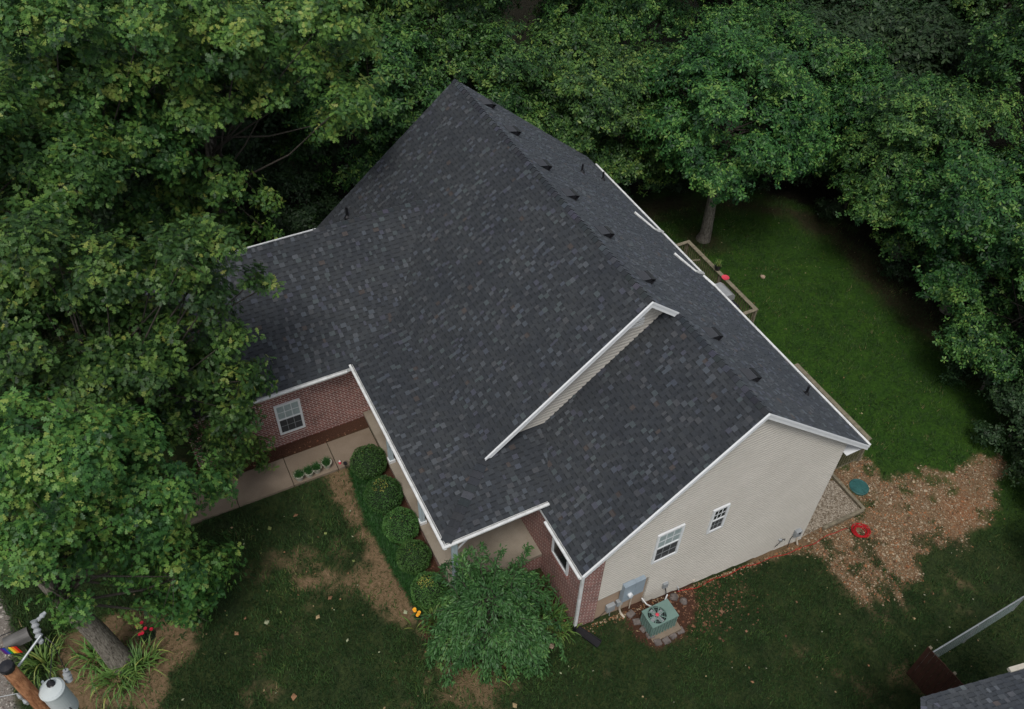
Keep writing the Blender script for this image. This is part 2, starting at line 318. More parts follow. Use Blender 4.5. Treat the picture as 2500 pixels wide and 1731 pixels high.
def mk_ground_mat():
    m, t, b = new_mat('ground', 0.95, 0.1)
    A = nd(t, 'ShaderNodeAttribute', attribute_name='mA'); B = nd(t, 'ShaderNodeAttribute', attribute_name='mB')
    sa = nd(t, 'ShaderNodeSeparateColor'); sb = nd(t, 'ShaderNodeSeparateColor'); t.links.new(A.outputs['Color'], sa.inputs[0]); t.links.new(B.outputs['Color'], sb.inputs[0])
    n1 = noise(t, 9, 8, 0.7); n2 = noise(t, 1.2, 5); n3 = noise(t, 35, 4, 0.7); n4 = noise(t, 3.2, 6, 0.65)
    gr = ramp(t, n1.outputs['Fac'], [(0.3, (0.014, 0.032, 0.009)), (0.55, (0.028, 0.062, 0.014)), (0.8, (0.052, 0.098, 0.022))])
    gv = ramp(t, n2.outputs['Fac'], [(0.3, (0.75, 0.8, 0.8)), (0.7, (1.3, 1.2, 0.95))])
    c = mix(t, 1.0, gr.outputs[0], gv.outputs[0], 'MULTIPLY')
    gx = nd(t, 'ShaderNodeNewGeometry'); sx = nd(t, 'ShaderNodeSeparateXYZ'); t.links.new(gx.outputs['Position'], sx.inputs[0]); mx = nd(t, 'ShaderNodeMapRange'); mx.inputs[1].default_value = 12; mx.inputs[2].default_value = 18; my = nd(t, 'ShaderNodeMath', operation='MULTIPLY_ADD'); my.inputs[1].default_value = 1.2; t.links.new(sx.outputs[1], my.inputs[0]); t.links.new(sx.outputs[0], my.inputs[2]); t.links.new(my.outputs[0], mx.inputs[0])
    sp_ = ramp(t, mx.outputs[0], [(0.0, (1.12, 0.78, 1.35)), (1.0, (1.1, 1.25, 0.9))]); c = mix(t, 1.0, c, sp_.outputs[0], 'MULTIPLY')  # back lawn really greener; duller tone also paints in side-yard shade
    dry = ramp(t, n3.outputs['Fac'], [(0.3, (0.14, 0.09, 0.052)), (0.7, (0.29, 0.205, 0.13))]); dry2 = ramp(t, n1.outputs['Fac'], [(0.35, (0.55, 0.6, 0.5)), (0.65, (1.05, 1.02, 1.0))])
    dc = mix(t, 1.0, dry.outputs[0], dry2.outputs[0], 'MULTIPLY')
    mul = ramp(t, n3.outputs['Fac'], [(0.3, (0.035, 0.017, 0.011)), (0.7, (0.115, 0.058, 0.038))])
    path = ramp(t, n1.outputs['Fac'], [(0.3, (0.03, 0.022, 0.014)), (0.7, (0.07, 0.05, 0.035))])
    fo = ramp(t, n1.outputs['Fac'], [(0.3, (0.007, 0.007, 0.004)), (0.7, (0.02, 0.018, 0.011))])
    lit = ramp(t, n3.outputs['Fac'], [(0.28, (0.085, 0.055, 0.03)), (0.5, (0.19, 0.125, 0.072)), (0.75, (0.32, 0.24, 0.15))])
    drv = ramp(t, n3.outputs['Fac'], [(0.3, (0.12, 0.105, 0.09)), (0.7, (0.32, 0.29, 0.26))])
    c = mix(t, sa.outputs[0], c, dc); c = mix(t, sa.outputs[2], c, path.outputs[0]); c = mix(t, sb.outputs[1], c, lit.outputs[0])
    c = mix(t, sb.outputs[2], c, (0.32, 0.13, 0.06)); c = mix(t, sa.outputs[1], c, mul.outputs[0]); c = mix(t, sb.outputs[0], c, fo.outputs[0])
    c = mix(t, A.outputs['Alpha'], c, drv.outputs[0])
    t.links.new(c, b.inputs['Base Color']); bump(t, b, n3.outputs['Fac'], 0.8, 0.05); return m
def build_ground():
    xs = np.r_[np.linspace(-120, -22, 20)[:-1], np.arange(-22, 26, 0.11), np.linspace(26, 170, 30)]
    ys = np.r_[np.linspace(-70, -10, 14)[:-1], np.arange(-10, 22, 0.11), np.linspace(22, 200, 36)]
    X, Y = np.meshgrid(xs, ys); Z = g(X, Y); near = (np.abs(X) < 26) & (np.abs(Y) < 24)
    Z = Z + (fbm(X, Y, 2.0, 5) - 0.5) * 0.05 * near
    nx, ny = len(xs), len(ys); V = np.stack([X, Y, Z], -1).reshape(-1, 3)
    i = (np.arange(ny - 1)[:, None] * nx + np.arange(nx - 1)[None]).ravel(); F = np.stack([i, i + 1, i + nx + 1, i + nx], 1)
    me = bpy.data.meshes.new('ground'); me.vertices.add(len(V)); me.vertices.foreach_set('co', V.astype(np.float32).ravel())
    me.loops.add(F.size); me.loops.foreach_set('vertex_index', F.astype(np.int32).ravel()); me.polygons.add(len(F)); me.polygons.foreach_set('loop_start', np.arange(len(F), dtype=np.int32) * 4)
    me.update(calc_edges=True); me.polygons.foreach_set('use_smooth', [True] * len(F)); me.materials.append(mk_ground_mat())
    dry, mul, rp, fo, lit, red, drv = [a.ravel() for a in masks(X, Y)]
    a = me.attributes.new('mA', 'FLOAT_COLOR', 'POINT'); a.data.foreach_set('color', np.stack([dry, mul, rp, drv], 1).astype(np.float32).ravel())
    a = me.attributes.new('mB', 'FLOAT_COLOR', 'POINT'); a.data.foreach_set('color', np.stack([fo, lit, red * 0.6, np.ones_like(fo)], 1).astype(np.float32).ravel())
    tag(link('ground', me), kind='structure')
build_ground()

# ------------------------------------------------------------------ grass blades (stuff), litter (stuff)
def in_house(X, Y, pad=0.0):
    a = (X > 0.1 - pad) & (X < 9.4 + pad) & (Y > 0.1 - pad) & (Y < 17); b = (X > -2.75 - pad) & (X < 1) & (Y > 2.35 - pad) & (Y < 11); c = (X > -9.3) & (X < 0) & (Y > 9.8) & (Y < 18)
    wk = (X > -11) & (X < -2.6) & (Y > 8.2) & (Y < 9.5)
    return a | b | c | wk
def grass():
    parts = []
    for (x0, x1, y0, y1, n, L) in ((-15, 1, -4, 8.6, 190000, 0.085), (1, 12, -8, 0.3, 90000, 0.07), (11.5, 24, -6, 18, 120000, 0.08)):
        X = rng.uniform(x0, x1, n); Y = rng.uniform(y0, y1, n)
        clump = fbm(X, Y, 2.4, 3); keep = rng.random(n) < np.clip(clump * 2.2 - 0.4, 0.15, 1); X, Y = X[keep], Y[keep]
        dry, mul, rp, fo, lit, red, drv = masks(X, Y)
        bad = np.maximum.reduce([dry * 0.85, mul, rp * 0.7, fo, lit * 0.97, drv]); k = (rng.random(len(X)) > bad) & ~in_house(X, Y, 0.05); X, Y = X[k], Y[k]; dr = dry[k]
        m = len(X); cl = fbm(X + 9, Y, 1.2, 3); h = L * rng.uniform(0.5, 1.5, m) * (0.6 + cl); a = rng.uniform(0, 2 * np.pi, m)
        B = np.stack([X, Y, g(X, Y) + 0.0], 1); dd = np.stack([np.cos(a), np.sin(a), np.zeros(m)], 1); s = np.stack([-np.sin(a), np.cos(a), np.zeros(m)], 1) * (0.006 + 0.07 * h[:, None])
        tip = B + dd * (h * rng.uniform(0.3, 1.2, m))[:, None] + np.array([0, 0, 1]) * h[:, None]
        parts.append((np.stack([B - s, B + s, tip], 1).reshape(-1, 3), np.clip(rng.normal(0, 0.2, m) + np.where(X + 1.2 * Y > 16, 0.45, 0.33) + (cl - 0.5) * 0.9 + dr * 0.4, 0, 1)))  # blades: greener back lawn, lower tint also paints in side-yard shade
    V = np.concatenate([p[0] for p in parts]); T = np.concatenate([p[1] for p in parts])
    tag(link('grass', np_mesh('grass', V, 3, M_GRASS, T)), 'short dark green lawn grass with worn tan patches', 'grass', kind='stuff')
grass()
def scatter():
    P = []; C = []; S = []
    def add(X, Y, size, cols, flat=0.4):
        P.append(np.stack([X, Y, g(X, Y) + 0.012], 1)); c = np.array(cols)[rng.integers(0, len(cols), len(X))] * rng.uniform(0.7, 1.25, (len(X), 1)); C.append(c)
        S.append(np.stack([size, size * rng.uniform(0.45, 1, len(X)), size * flat * rng.uniform(0.5, 1, len(X))], 1))
    tan = [(0.29, 0.21, 0.13), (0.34, 0.27, 0.18), (0.2, 0.115, 0.06), (0.3, 0.13, 0.06), (0.22, 0.12, 0.06), (0.11, 0.06, 0.035), (0.33, 0.27, 0.19)]
    X = rng.uniform(8.5, 20, 46000); Y = rng.uniform(-3.5, 2.5, 46000); lit = masks(X, Y)[4]; k = (rng.random(len(X)) < lit * 0.9) & ~in_house(X, Y, 0.1); X, Y = X[k], Y[k]
    add(X, Y, rng.gamma(2.2, 0.0075, len(X)) + 0.006, tan)
    # brown leaves on mulch beds and at wall base
    X = rng.uniform(-9, 5.5, 16000); Y = rng.uniform(-1.5, 10, 16000); mul = masks(X, Y)[1]; k = (rng.random(len(X)) < mul * 0.8) & ~in_house(X, Y, 0.05); X, Y = X[k], Y[k]
    add(X, Y, rng.gamma(2.5, 0.006, len(X)) + 0.006, [(0.13, 0.055, 0.03), (0.2, 0.1, 0.06), (0.07, 0.03, 0.02), (0.26, 0.15, 0.09)], 0.25)
    X = rng.normal(4.6, 0.9, 420); Y = rng.normal(-0.7, 0.5, 420); k = (Y < 0.15); X, Y = X[k], Y[k]
    add(X, Y, rng.gamma(3, 0.008, len(X)) + 0.008, [(0.17, 0.08, 0.045), (0.22, 0.12, 0.075), (0.11, 0.05, 0.03)], 0.3)
    X = rng.uniform(0.3, 9.3, 900); Y = 0.15 - np.abs(rng.normal(0, 0.1, 900)); add(X, Y, rng.gamma(3, 0.006, 900) + 0.006, tan[:6], 0.3)
    X = rng.uniform(13, 23, 500); Y = rng.uniform(4, 18, 500); add(X, Y, rng.gamma(2, 0.006, 500) + 0.006, [(0.3, 0.25, 0.15), (0.2, 0.12, 0.06)], 0.3)
    X = rng.uniform(-17.5, -14, 5000); Y = rng.uniform(3, 9.5, 5000); k = masks(X, Y)[6] > 0.5; X, Y = X[k], Y[k]; add(X, Y, rng.gamma(3, 0.007, len(X)) + 0.008, [(0.3, 0.28, 0.25), (0.4, 0.37, 0.33), (0.18, 0.15, 0.13)], 0.5)
    X = rng.uniform(-12, 0, 160); Y = rng.uniform(-3, 8, 160); k = ~in_house(X, Y, 0.1); X, Y = X[k], Y[k]; add(X, Y, rng.gamma(4, 0.008, len(X)) + 0.015, [(0.2, 0.24, 0.08), (0.3, 0.22, 0.12), (0.24, 0.13, 0.07), (0.3, 0.32, 0.2)], 0.4); P[-1][:, 2] += 0.05
    X = rng.uniform(0, 22, 110); Y = rng.uniform(-7, -0.5, 110); add(X, Y, rng.gamma(3, 0.006, 110) + 0.01, [(0.3, 0.22, 0.12), (0.24, 0.13, 0.07), (0.3, 0.3, 0.22)], 0.4); P[-1][:, 2] += 0.05
    P = np.concatenate(P); C = np.concatenate(C); S = np.concatenate(S); n = len(P)
    a = rng.uniform(0, 2 * np.pi, n); ca, sa = np.cos(a), np.sin(a)
    oct_v = np.array([(1, 0, 0), (0, 1, 0), (-1, 0, 0), (0, -1, 0), (0, 0, 1)], float); F = [(0, 1, 4), (1, 2, 4), (2, 3, 4), (3, 0, 4)]
    L = oct_v[None] * S[:, None, :] * rng.uniform(0.7, 1.3, (n, 5, 1)); W = np.stack([L[..., 0] * ca[:, None] - L[..., 1] * sa[:, None], L[..., 0] * sa[:, None] + L[..., 1] * ca[:, None], L[..., 2]], -1) + P[:, None, :]
    V = W[:, np.array(F).ravel(), :].reshape(-1, 3)
    me = np_mesh('leaf_litter', V, 3, M_SCATTER, col=np.repeat(C, 4, 0))
    tag(link('leaf_litter', me), 'fallen brown leaves and small tan stones lying over the beds and bare ground', 'leaf litter', kind='stuff')
scatter()

# ------------------------------------------------------------------ shingled planes
def clip(poly, a, b, c):   # keep a*u+b*v+c>=0
    out = []
    for i in range(len(poly)):
        p, q = poly[i], poly[(i + 1) % len(poly)]; dp = a * p[0] + b * p[1] + c; dq = a * q[0] + b * q[1] + c
        if dp >= 0: out.append(p)
        if (dp > 0 and dq < 0) or (dp < 0 and dq > 0):
            t = dp / (dp - dq); out.append((p[0] + (q[0] - p[0]) * t, p[1] + (q[1] - p[1]) * t))
    return out
def halfs(P):
    A = sum(P[i][0] * P[(i + 1) % len(P)][1] - P[(i + 1) % len(P)][0] * P[i][1] for i in range(len(P)))
    if A < 0: P = P[::-1]
    H = []
    for i in range(len(P)):
        p, q = P[i], P[(i + 1) % len(P)]; ex, ey = q[0] - p[0], q[1] - p[1]; H.append((-ey, ex, ey * p[0] - ex * p[1]))
    return H
DARK = [(0.031, 0.035, 0.041), (0.028, 0.032, 0.038), (0.035, 0.039, 0.045), (0.032, 0.036, 0.041), (0.029, 0.033, 0.039)]
LIGHT = [(0.056, 0.065, 0.078), (0.05, 0.057, 0.073), (0.053, 0.064, 0.07), (0.062, 0.069, 0.08), (0.047, 0.053, 0.06), (0.054, 0.057, 0.064), (0.05, 0.053, 0.07)]
def shingles(name, world_pts, parent, U, exposure=0.145, thick=0.03, bright=1.0):
    """world_pts: convex polygon in one plane, U: along eave"""
    W = [Vector(p) for p in world_pts]; U = Vector(U).normalized(); N = (W[1] - W[0]).cross(W[2] - W[0]).normalized()
    if N.z < 0: N = -N
    V = N.cross(U).normalized()
    if V.z < 0: V = -V
    O = W[0]; P = [((p - O).dot(U), (p - O).dot(V)) for p in W]; H = halfs(P)
    v0, v1 = min(p[1] for p in P), max(p[1] for p in P); u0, u1 = min(p[0] for p in P), max(p[0] for p in P)
    m = MB(); m.prism([p - N * 0.002 for p in W], -N * thick, (0.02, 0.021, 0.023))
    k = 0; v = v0
    while v < v1:
        u = u0 - random.random() * 0.3; hi = False
        while u < u1:
            hi = not hi; wd = random.uniform(0.07, 0.19) if hi else random.uniform(0.07, 0.22)
            if hi: c = tuple(x * 0.94 for x in random.choice(LIGHT)) if random.random() < 0.33 else random.choice(DARK)
            else: c = random.choice(DARK); c = tuple(x * 0.93 for x in c)
            if random.random() < 0.01: c = (0.05, 0.043, 0.042)
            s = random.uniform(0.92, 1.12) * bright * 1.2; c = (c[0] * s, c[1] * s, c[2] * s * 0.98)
            t = 0.015 if hi else 0.006
            q = [(u, v), (u + wd, v), (u + wd, v + exposure), (u, v + exposure)]
            for h in H:
                q = clip(q, *h)
                if len(q) < 3: break
            if len(q) >= 3:
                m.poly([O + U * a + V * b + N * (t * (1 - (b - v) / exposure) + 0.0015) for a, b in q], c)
                if hi or True:
                    lo = [p for p in q if p[1] < v + 1e-5]
                    if len(lo) == 2:
                        a, b = lo; m.poly([O + U * a[0] + V * v + N * 0.0, O + U * b[0] + V * v + N * 0.0, O + U * b[0] + V * v + N * (t + 0.0015), O + U * a[0] + V * v + N * (t + 0.0015)], tuple(x * 0.5 for x in c))  # lower tab edge coloured darker to paint in its shadow line
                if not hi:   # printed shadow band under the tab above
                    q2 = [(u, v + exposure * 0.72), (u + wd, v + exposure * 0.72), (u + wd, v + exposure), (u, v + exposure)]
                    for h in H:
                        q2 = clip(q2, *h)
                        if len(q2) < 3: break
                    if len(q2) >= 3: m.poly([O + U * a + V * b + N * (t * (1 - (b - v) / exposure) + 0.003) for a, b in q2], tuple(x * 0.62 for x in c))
            u += wd
        v += exposure; k += 1
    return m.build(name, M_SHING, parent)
def caps(name, a, b, na, nb, parent, step=0.2, wdt=0.15):
    """ridge caps from a to b; na, nb : directions down each side"""
    a, b = Vector(a), Vector(b); L = (b - a).length; d = (b - a) / L; na, nb = Vector(na).normalized(), Vector(nb).normalized(); up = -(na + nb).normalized()
    m = MB(); s = 0
    while s < L:
        e = min(s + step * 1.15, L + 0.02); c = random.choice(LIGHT) if random.random() < 0.25 else random.choice(DARK); c = tuple(x * random.uniform(0.95, 1.1) for x in c)
        p0, p1 = a + d * s + up * 0.05, a + d * e + up * 0.018
        for n in (na, nb):
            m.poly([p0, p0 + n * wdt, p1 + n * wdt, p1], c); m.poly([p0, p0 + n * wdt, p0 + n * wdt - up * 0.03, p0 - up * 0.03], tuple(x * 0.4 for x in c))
        s += step
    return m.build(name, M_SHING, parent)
def siding(name, poly, parent, face_y, sgn=-1, course=0.118):
    """wall facing -y: polygon of (x,z), lap courses"""
    H = halfs(poly); z0, z1 = min(p[1] for p in poly), max(p[1] for p in poly); x0, x1 = min(p[0] for p in poly), max(p[0] for p in poly); m = MB(); z = z0
    def cl(q):
        for h in H:
            q = clip(q, *h)
            if len(q) < 3: return None
        return q
    while z < z1:
        h1 = course * 0.45
        q = cl([(x0, z), (x1, z), (x1, z + h1), (x0, z + h1)])
        if q: m.poly([(a, face_y + sgn * 0.055, b) for a, b in q])
        q = cl([(x0, z + h1), (x1, z + h1), (x1, z + course), (x0, z + course)])
        if q: m.poly([(a, face_y + sgn * (0.055 - 0.052 * (b - z - h1) / (course - h1)), b) for a, b in q])
        q = cl([(x0, z - 0.001), (x1, z - 0.001), (x1, z + 0.001), (x0, z + 0.001)])
        if q:
            xa, xb = min(p[0] for p in q), max(p[0] for p in q); m.poly([(xa, face_y, z), (xb, face_y, z), (xb, face_y + sgn * 0.055, z), (xa, face_y + sgn * 0.055, z)])
        z += course
    P = [(a, face_y, b) for a, b in poly]; m.prism(P, (0, -sgn * 0.12, 0))
    return m.build(name, M_SIDING, parent)

# ------------------------------------------------------------------ the house
MF = 0.8235; W_ = 10.0; ZB = 4.118; XB = 5.0; YA = 4.02; XA = 4.02; ZA = ZB + MF * (XB - XA); YF = 16.83; XP = -2.914; HP = 0.253; YP = 2.338; XK = -0.957; ZK = 0.845; OV = 0.40
house = empty('house', (4.6, 6, -4.2), 'beige and red brick house under a dark grey shingle roof with a front porch', 'house')
yd = (0, 1, 0); xd = (1, 0, 0)
FA = lambda x: ZA - MF * (XA - x); FB = lambda x: MF * x; BK = lambda x: ZB - MF * (x - XB)
roof = shingles('roof', [(XK, YA, ZK), (XA, YA, ZA), (XA, YF, ZA), (XK, YF, ZK)], house, yd)
shingles('roof_slope', [(-1.98, 10.4, FA(-1.98)), (XK, 10.4, ZK), (XK, YF, ZK), (-1.98, YF, FA(-1.98))], roof, yd)
shingles('roof_slope', [(XP, YP, HP), (XP, 9.81, HP), (XK, 10.6, ZK), (XK, YA, ZK)], roof, yd)                      # porch, towards the lawn
s_ = (ZK - HP) / (YA - YP); zt = HP + s_ * (YA + OV - YP)
shingles('roof_slope', [(XP, YP, HP), (HP / MF, YP, HP), (zt / MF, YA + OV, zt), (XP + (XK - XP) * (YA + OV - YP) / (YA - YP), YA + OV, zt)], roof, xd)  # porch end
shingles('roof_slope', [(0, 0, 0), (0, YA + OV, 0), (XB, YA + OV, ZB), (XB, 0, ZB)], roof, yd)     # low gable front
shingles('roof_slope', [(XB, 0, ZB), (W_, 0, 0), (W_, 16.3, 0), (XB, 16.3, ZB)], roof, yd, bright=1.35)  # rear slopes' tabs coloured paler to stand in for light at a glancing view
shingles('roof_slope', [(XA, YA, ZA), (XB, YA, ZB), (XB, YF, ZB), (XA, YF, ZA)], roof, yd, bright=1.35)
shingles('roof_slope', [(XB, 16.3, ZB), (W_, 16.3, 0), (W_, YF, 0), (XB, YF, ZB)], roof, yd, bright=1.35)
# wing over the garage
WY = 9.57; WZ = 0.19; WR = 13.47; WRZ = 2.77; XWL = -8.6; mw = (WRZ - WZ) / (WR - WY)
def wz(y): return WZ + mw * (y - WY)
pv = (XP, 9.72)
shingles('roof_slope', [(XWL, WY, WZ), (-2.95, WY, WZ), (XK, 10.57, wz(10.57)), (1.38, WR, WRZ), (XWL, WR, WRZ)], roof, xd)
# caps
dn = lambda x, z: Vector((x, 0, z))
caps('ridge_cap', (XA, YA + 0.02, ZA), (XA, YF, ZA), (-1, 0, -MF), (1, 0, -MF), roof)
caps('ridge_cap', (XB, 0.02, ZB), (XB, YA, ZB), (-1, 0, -MF), (1, 0, -MF), roof)
caps('ridge_cap', (-2.6, WR, WRZ), (1.2, WR, WRZ), (0, -1, -mw), (0, 1, -mw), roof, wdt=0.13)
hd = Vector((XK - XP, YA - YP, ZK - HP)).normalized(); nP = Vector((-(ZK - HP) / (XK - XP), 0, 1)).normalized(); nS = Vector((0, -s_, 1)).normalized()
fl = nP.cross(hd).normalized(); fr = -(nS.cross(hd).normalized())
caps('hip_cap', Vector((XP, YP, HP)) + hd * 0.05, Vector((XK, YA, ZK)) - hd * 0.05, fl, fr, roof, 0.22, 0.16)
# valleys (dark closed cut)
def rake(name, pts, th=0.19, y=0.0, dep=0.035):
    m = MB()
    for (x0, z0), (x1, z1) in zip(pts[:-1], pts[1:]):
        m.prism([(x0, y - dep, z0 + 0.012), (x1, y - dep, z1 + 0.012), (x1, y - dep, z1 - th), (x0, y - dep, z0 - th)], (0, dep, 0))
        m.prism([(x0, y - dep - 0.02, z0 + 0.02), (x1, y - dep - 0.02, z1 + 0.02), (x1, y - dep - 0.02, z1 - 0.045), (x0, y - dep - 0.02, z0 - 0.045)], (0, 0.0195, 0))
    return m.build(name, M_TRIM, house)
rake('rake_board', [(0.0, -0.02), (XB, ZB)]); rake('rake_board', [(XB, ZB), (W_, 0.0)])
rake('rake_board', [(XK + 0.02, ZK + 0.02), (XA, ZA)], 0.19, YA); rake('rake_board', [(XA, ZA), (XB + 0.02, ZB)], 0.19, YA)
m = MB()
for (x0, z0), (x1, z1) in (((0, 0), (XB, ZB)), ((XB, ZB), (W_, 0))):
    m.prism([(x0, 0.0, z0 - 0.1), (x1, 0, z1 - 0.1), (x1, 0, z1 - 0.12), (x0, 0, z0 - 0.12)], (0, 0.26, 0))
m.build('soffit', M_TRIM, house); m = MB()
for (x0, z0), (x1, z1) in (((XK, ZK), (XA, ZA)), ((XA, ZA), (XB, ZB))):
    m.prism([(x0, YA + 0.001, z0 - 0.08), (x1, YA + 0.001, z1 - 0.08), (x1, YA + 0.001, z1 - 0.1), (x0, YA + 0.001, z0 - 0.1)], (0, OV, 0))
m.build('soffit', M_TRIM, house)
# gable walls
XR = 9.234; YW = 0.25
XBK = 0.89
# split into convex pieces
siding('siding_wall', [(XBK, -2.42), (2.66, -2.42), (2.66, FB(2.66) - 0.12), (XBK, FB(XBK) - 0.12)], house, YW)
siding('siding_wall', [(2.662, -4.06), (XR, -5.0), (XR, BK(XR) - 0.12), (XB, ZB - 0.12), (2.662, FB(2.662) - 0.12)], house, YW)
siding('siding_wall', [(0.05, zt - 0.3), (1.0, zt - 0.3), (XB, ZB - 0.25), (XB, ZB - 0.12), (XA, ZA - 0.11), (-0.3, FA(-0.3) - 0.11)], house, YA + OV)
MB().prism([(0.25, YW + 0.03, -2.44), (9.2, YW + 0.03, -2.44), (9.2, YW + 0.03, -6.4), (0.25, YW + 0.03, -6.4)], (0, 0.15, 0)).build('foundation', M_FOUND, house)
MB().box((5.28, YW - 0.012, -4.62), (5.34, YW + 0.02, -4.34)).build('foundation_joint', M_STONE, house)
# brick pier on gable end
MB().prism([(0.24, YW - 0.02, -5), (XBK, YW - 0.02, -5), (XBK, YW - 0.02, FB(XBK) - 0.11), (0.24, YW - 0.02, FB(0.24) - 0.11)], (0, 0.05, 0)).build('brick_wall', M_BRX, house)
MB().box((0.22, YW + 0.032, -5), (0.34, 4.8, 0.03)).build('brick_wall', M_BRY, house)
MB().box((0.34, 4.6, -5), (0.5, 16.5, 0.6)).build('brick_wall', M_BRY, house)
MB().box((-8.3, 10.0, -5), (0.3, 10.12, -0.02)).build('brick_wall', M_BRX, house)
MB().prism([(-8.3, 10.13, -5), (-8.3, 13.3, -5), (-8.3, 13.3, WRZ - 0.3), (-8.3, 10.13, 0.3)], (0.12, 0, 0)).build('brick_wall', M_BRY, house)
MB().box((-8.3, 13.31, -5), (-2.45, 13.42, WRZ - 0.22)).build('siding_wall', M_SIDING, house)
MB().box((-1.6, 13.43, -5), (-1.5, 16.5, 0.2)).build('siding_wall', M_SIDING, house)
# corner post trims, rear and far walls
MB().box((XR - 0.06, YW - 0.035, -5.05), (XR + 0.03, YW + 0.06, BK(XR) - 0.12)).build('corner_trim', M_SIDING, house)
MB().box((XR - 0.12, YW + 0.12, -6.5), (XR - 0.01, 16.5, 0.35)).build('siding_wall', M_SIDING, house)
MB().prism([(0.3, 16.5, -5), (XR, 16.5, -6), (XR, 16.5, 0.5), (XB, 16.5, ZB - 0.15), (XA, 16.5, ZA - 0.15), (-1.6, 16.5, 0.3)], (0, 0.1, 0)).build('siding_wall', M_SIDING, house)
m = MB()
for (x0, z0), (x1, z1) in (((-1.98, FA(-1.98)), (XA, ZA)), ((XA, ZA), (W_, 0))):
    m.prism([(x0, YF - 0.03, z0 - 0.03), (x1, YF - 0.03, z1 - 0.03), (x1, YF - 0.03, z1 - 0.19), (x0, YF - 0.03, z0 - 0.19)], (0, 0.03, 0))
m.build('rake_board', M_TRIM, house)
MB().box((XWL, WR + 0.004, WRZ - 0.16), (-2.5, WR + 0.03, WRZ + 0.035)).build('ridge_flashing', M_TRIM, house)
m = MB(); m.prism([(XWL - 0.03, WY, WZ + 0.01), (XWL - 0.03, WR, WRZ + 0.01), (XWL - 0.03, WR, WRZ - 0.17), (XWL - 0.03, WY, WZ - 0.17)], (0.03, 0, 0)); m.build('rake_board', M_TRIM, house)

def gutter(name, p, q, out, parent=house):
    """open K-style gutter channel between p and q; out: outward unit"""
    p, q, o = Vector(p), Vector(q), Vector(out); up = Vector((0, 0, 1)); m = MB()
    prof = [(-0.005, 0.0), (-0.005, -0.12), (0.07, -0.12), (0.12, -0.05), (0.12, 0.0), (0.085, 0.0), (0.085, -0.02)]
    prof = [(0.0, -0.01), (0.0, -0.12), (0.07, -0.12), (0.12, -0.05), (0.12, 0.0), (0.045, 0.0), (0.045, -0.012), (0.11, -0.02), (0.11, -0.05), (0.062, -0.105), (0.012, -0.105), (0.012, -0.01)]
    m.prism([p + o * a + up * b for a, b in prof], q - p)
    k = int((q - p).length / 0.7)
    return m.build(name, M_GUTTER, parent)
gutter('gutter', (XP - 0.0, YP - 0.11, HP - 0.005), (XP, 9.82, HP - 0.005), (-1, 0, 0))
gutter('gutter', (XP - 0.11, YP, HP - 0.007), (HP / MF - 0.09, YP, HP - 0.007), (0, -1, 0))
gutter('gutter', (0, -0.02, -0.01), (0, 1.93, -0.01), (-1, 0, 0))
gutter('gutter', (-7.6, WY, WZ - 0.01), (-3.15, WY, WZ - 0.01), (0, -1, 0))
for a, b in ((11.3, 16.3), (8.62, 11.22), (0.0, 7.95)): gutter('gutter', (W_, a, -0.01), (W_, b, -0.01), (1, 0, 0))
MB().box((XP + 0.002, YP + 0.002, HP - 0.17), (XP + 0.03, 9.9, HP - 0.035)).build('fascia', M_TRIM, house)
MB().box((XP + 0.03, YP + 0.002, HP - 0.17), (0.0, YP + 0.03, HP - 0.037)).build('fascia', M_TRIM, house)
MB().box((0.002, 0.0, -0.15), (0.03, 3.0, -0.03)).build('fascia', M_TRIM, house)
MB().box((-8.6, WY + 0.002, WZ - 0.16), (-2.93, WY + 0.03, WZ - 0.03)).build('fascia', M_TRIM, house)
MB().box((W_ - 0.03, 0.0, -0.15), (W_ - 0.002, YF, -0.035)).build('fascia', M_TRIM, house)
MB().box((0.03, 0.03, -0.14), (0.22, 3.0, -0.12)).build('soffit', M_TRIM, house)
MB().box((-8.5, WY + 0.03, WZ - 0.15), (-2.9, 10.0, WZ - 0.13)).build('soffit', M_TRIM, house)
MB().box((XP + 0.03, YP + 0.03, HP - 0.16), (0.2, 9.9, HP - 0.14)).build('porch_ceiling', M_TRIM, house)
MB().box((XR, 0.05, -0.14), (W_ - 0.03, 16.4, -0.12)).build('soffit', M_TRIM, house)
# front windows in trim
def window(x0, x1, z0, z1, y, top_blind=True, wood=False):
    wn = MB(); f = 0.075; y0 = y - 0.05
    wn.box((x0, y0, z0), (x0 + f, y + 0.01, z1)).box((x1 - f, y0, z0), (x1, y + 0.01, z1)).box((x0 + f, y0, z0), (x1 - f, y + 0.01, z0 + f)).box((x0 + f, y0, z1 - f), (x1 - f, y + 0.01, z1))
    zm = (z0 + z1) / 2; wn.box((x0 + f, y0 + 0.01, zm - 0.03), (x1 - f, y + 0.01, zm + 0.03))
    wo = wn.build('window', M_TRIM, house); xi0, xi1 = x0 + f, x1 - f
    for (a, b, mt, q) in ((zm + 0.03, z1 - f, M_BLIND if top_blind else M_GLASS, -0.022), (z0 + f, zm - 0.03, M_SCREEN, -0.017)):
        MB().box((xi0, y + q, a), (xi1, y + 0.005, b)).build('pane', mt, wo)
        mu = MB(); mm = 0.012 if mt is not M_SCREEN else 0.008
        for k in (1, 2): xx = xi0 + (xi1 - xi0) * k / 3; mu.box((xx - mm, y + q - 0.006, a), (xx + mm, y + q - 0.001, b))
        zz = (a + b) / 2; mu.box((xi0, y + q - 0.012, zz - mm), (xi1, y + q - 0.007, zz + mm)); mu.build('muntin', M_TRIM if mt is not M_SCREEN else M_GREY2, wo)
    return wo
window(2.54, 3.44, -1.58, -0.08, YW - 0.052); window(4.42, 5.0, -1.28, -0.08, YW - 0.052, False)
window(-5.58, -4.72, -2.30, -0.86, 9.995)
sill = MB()
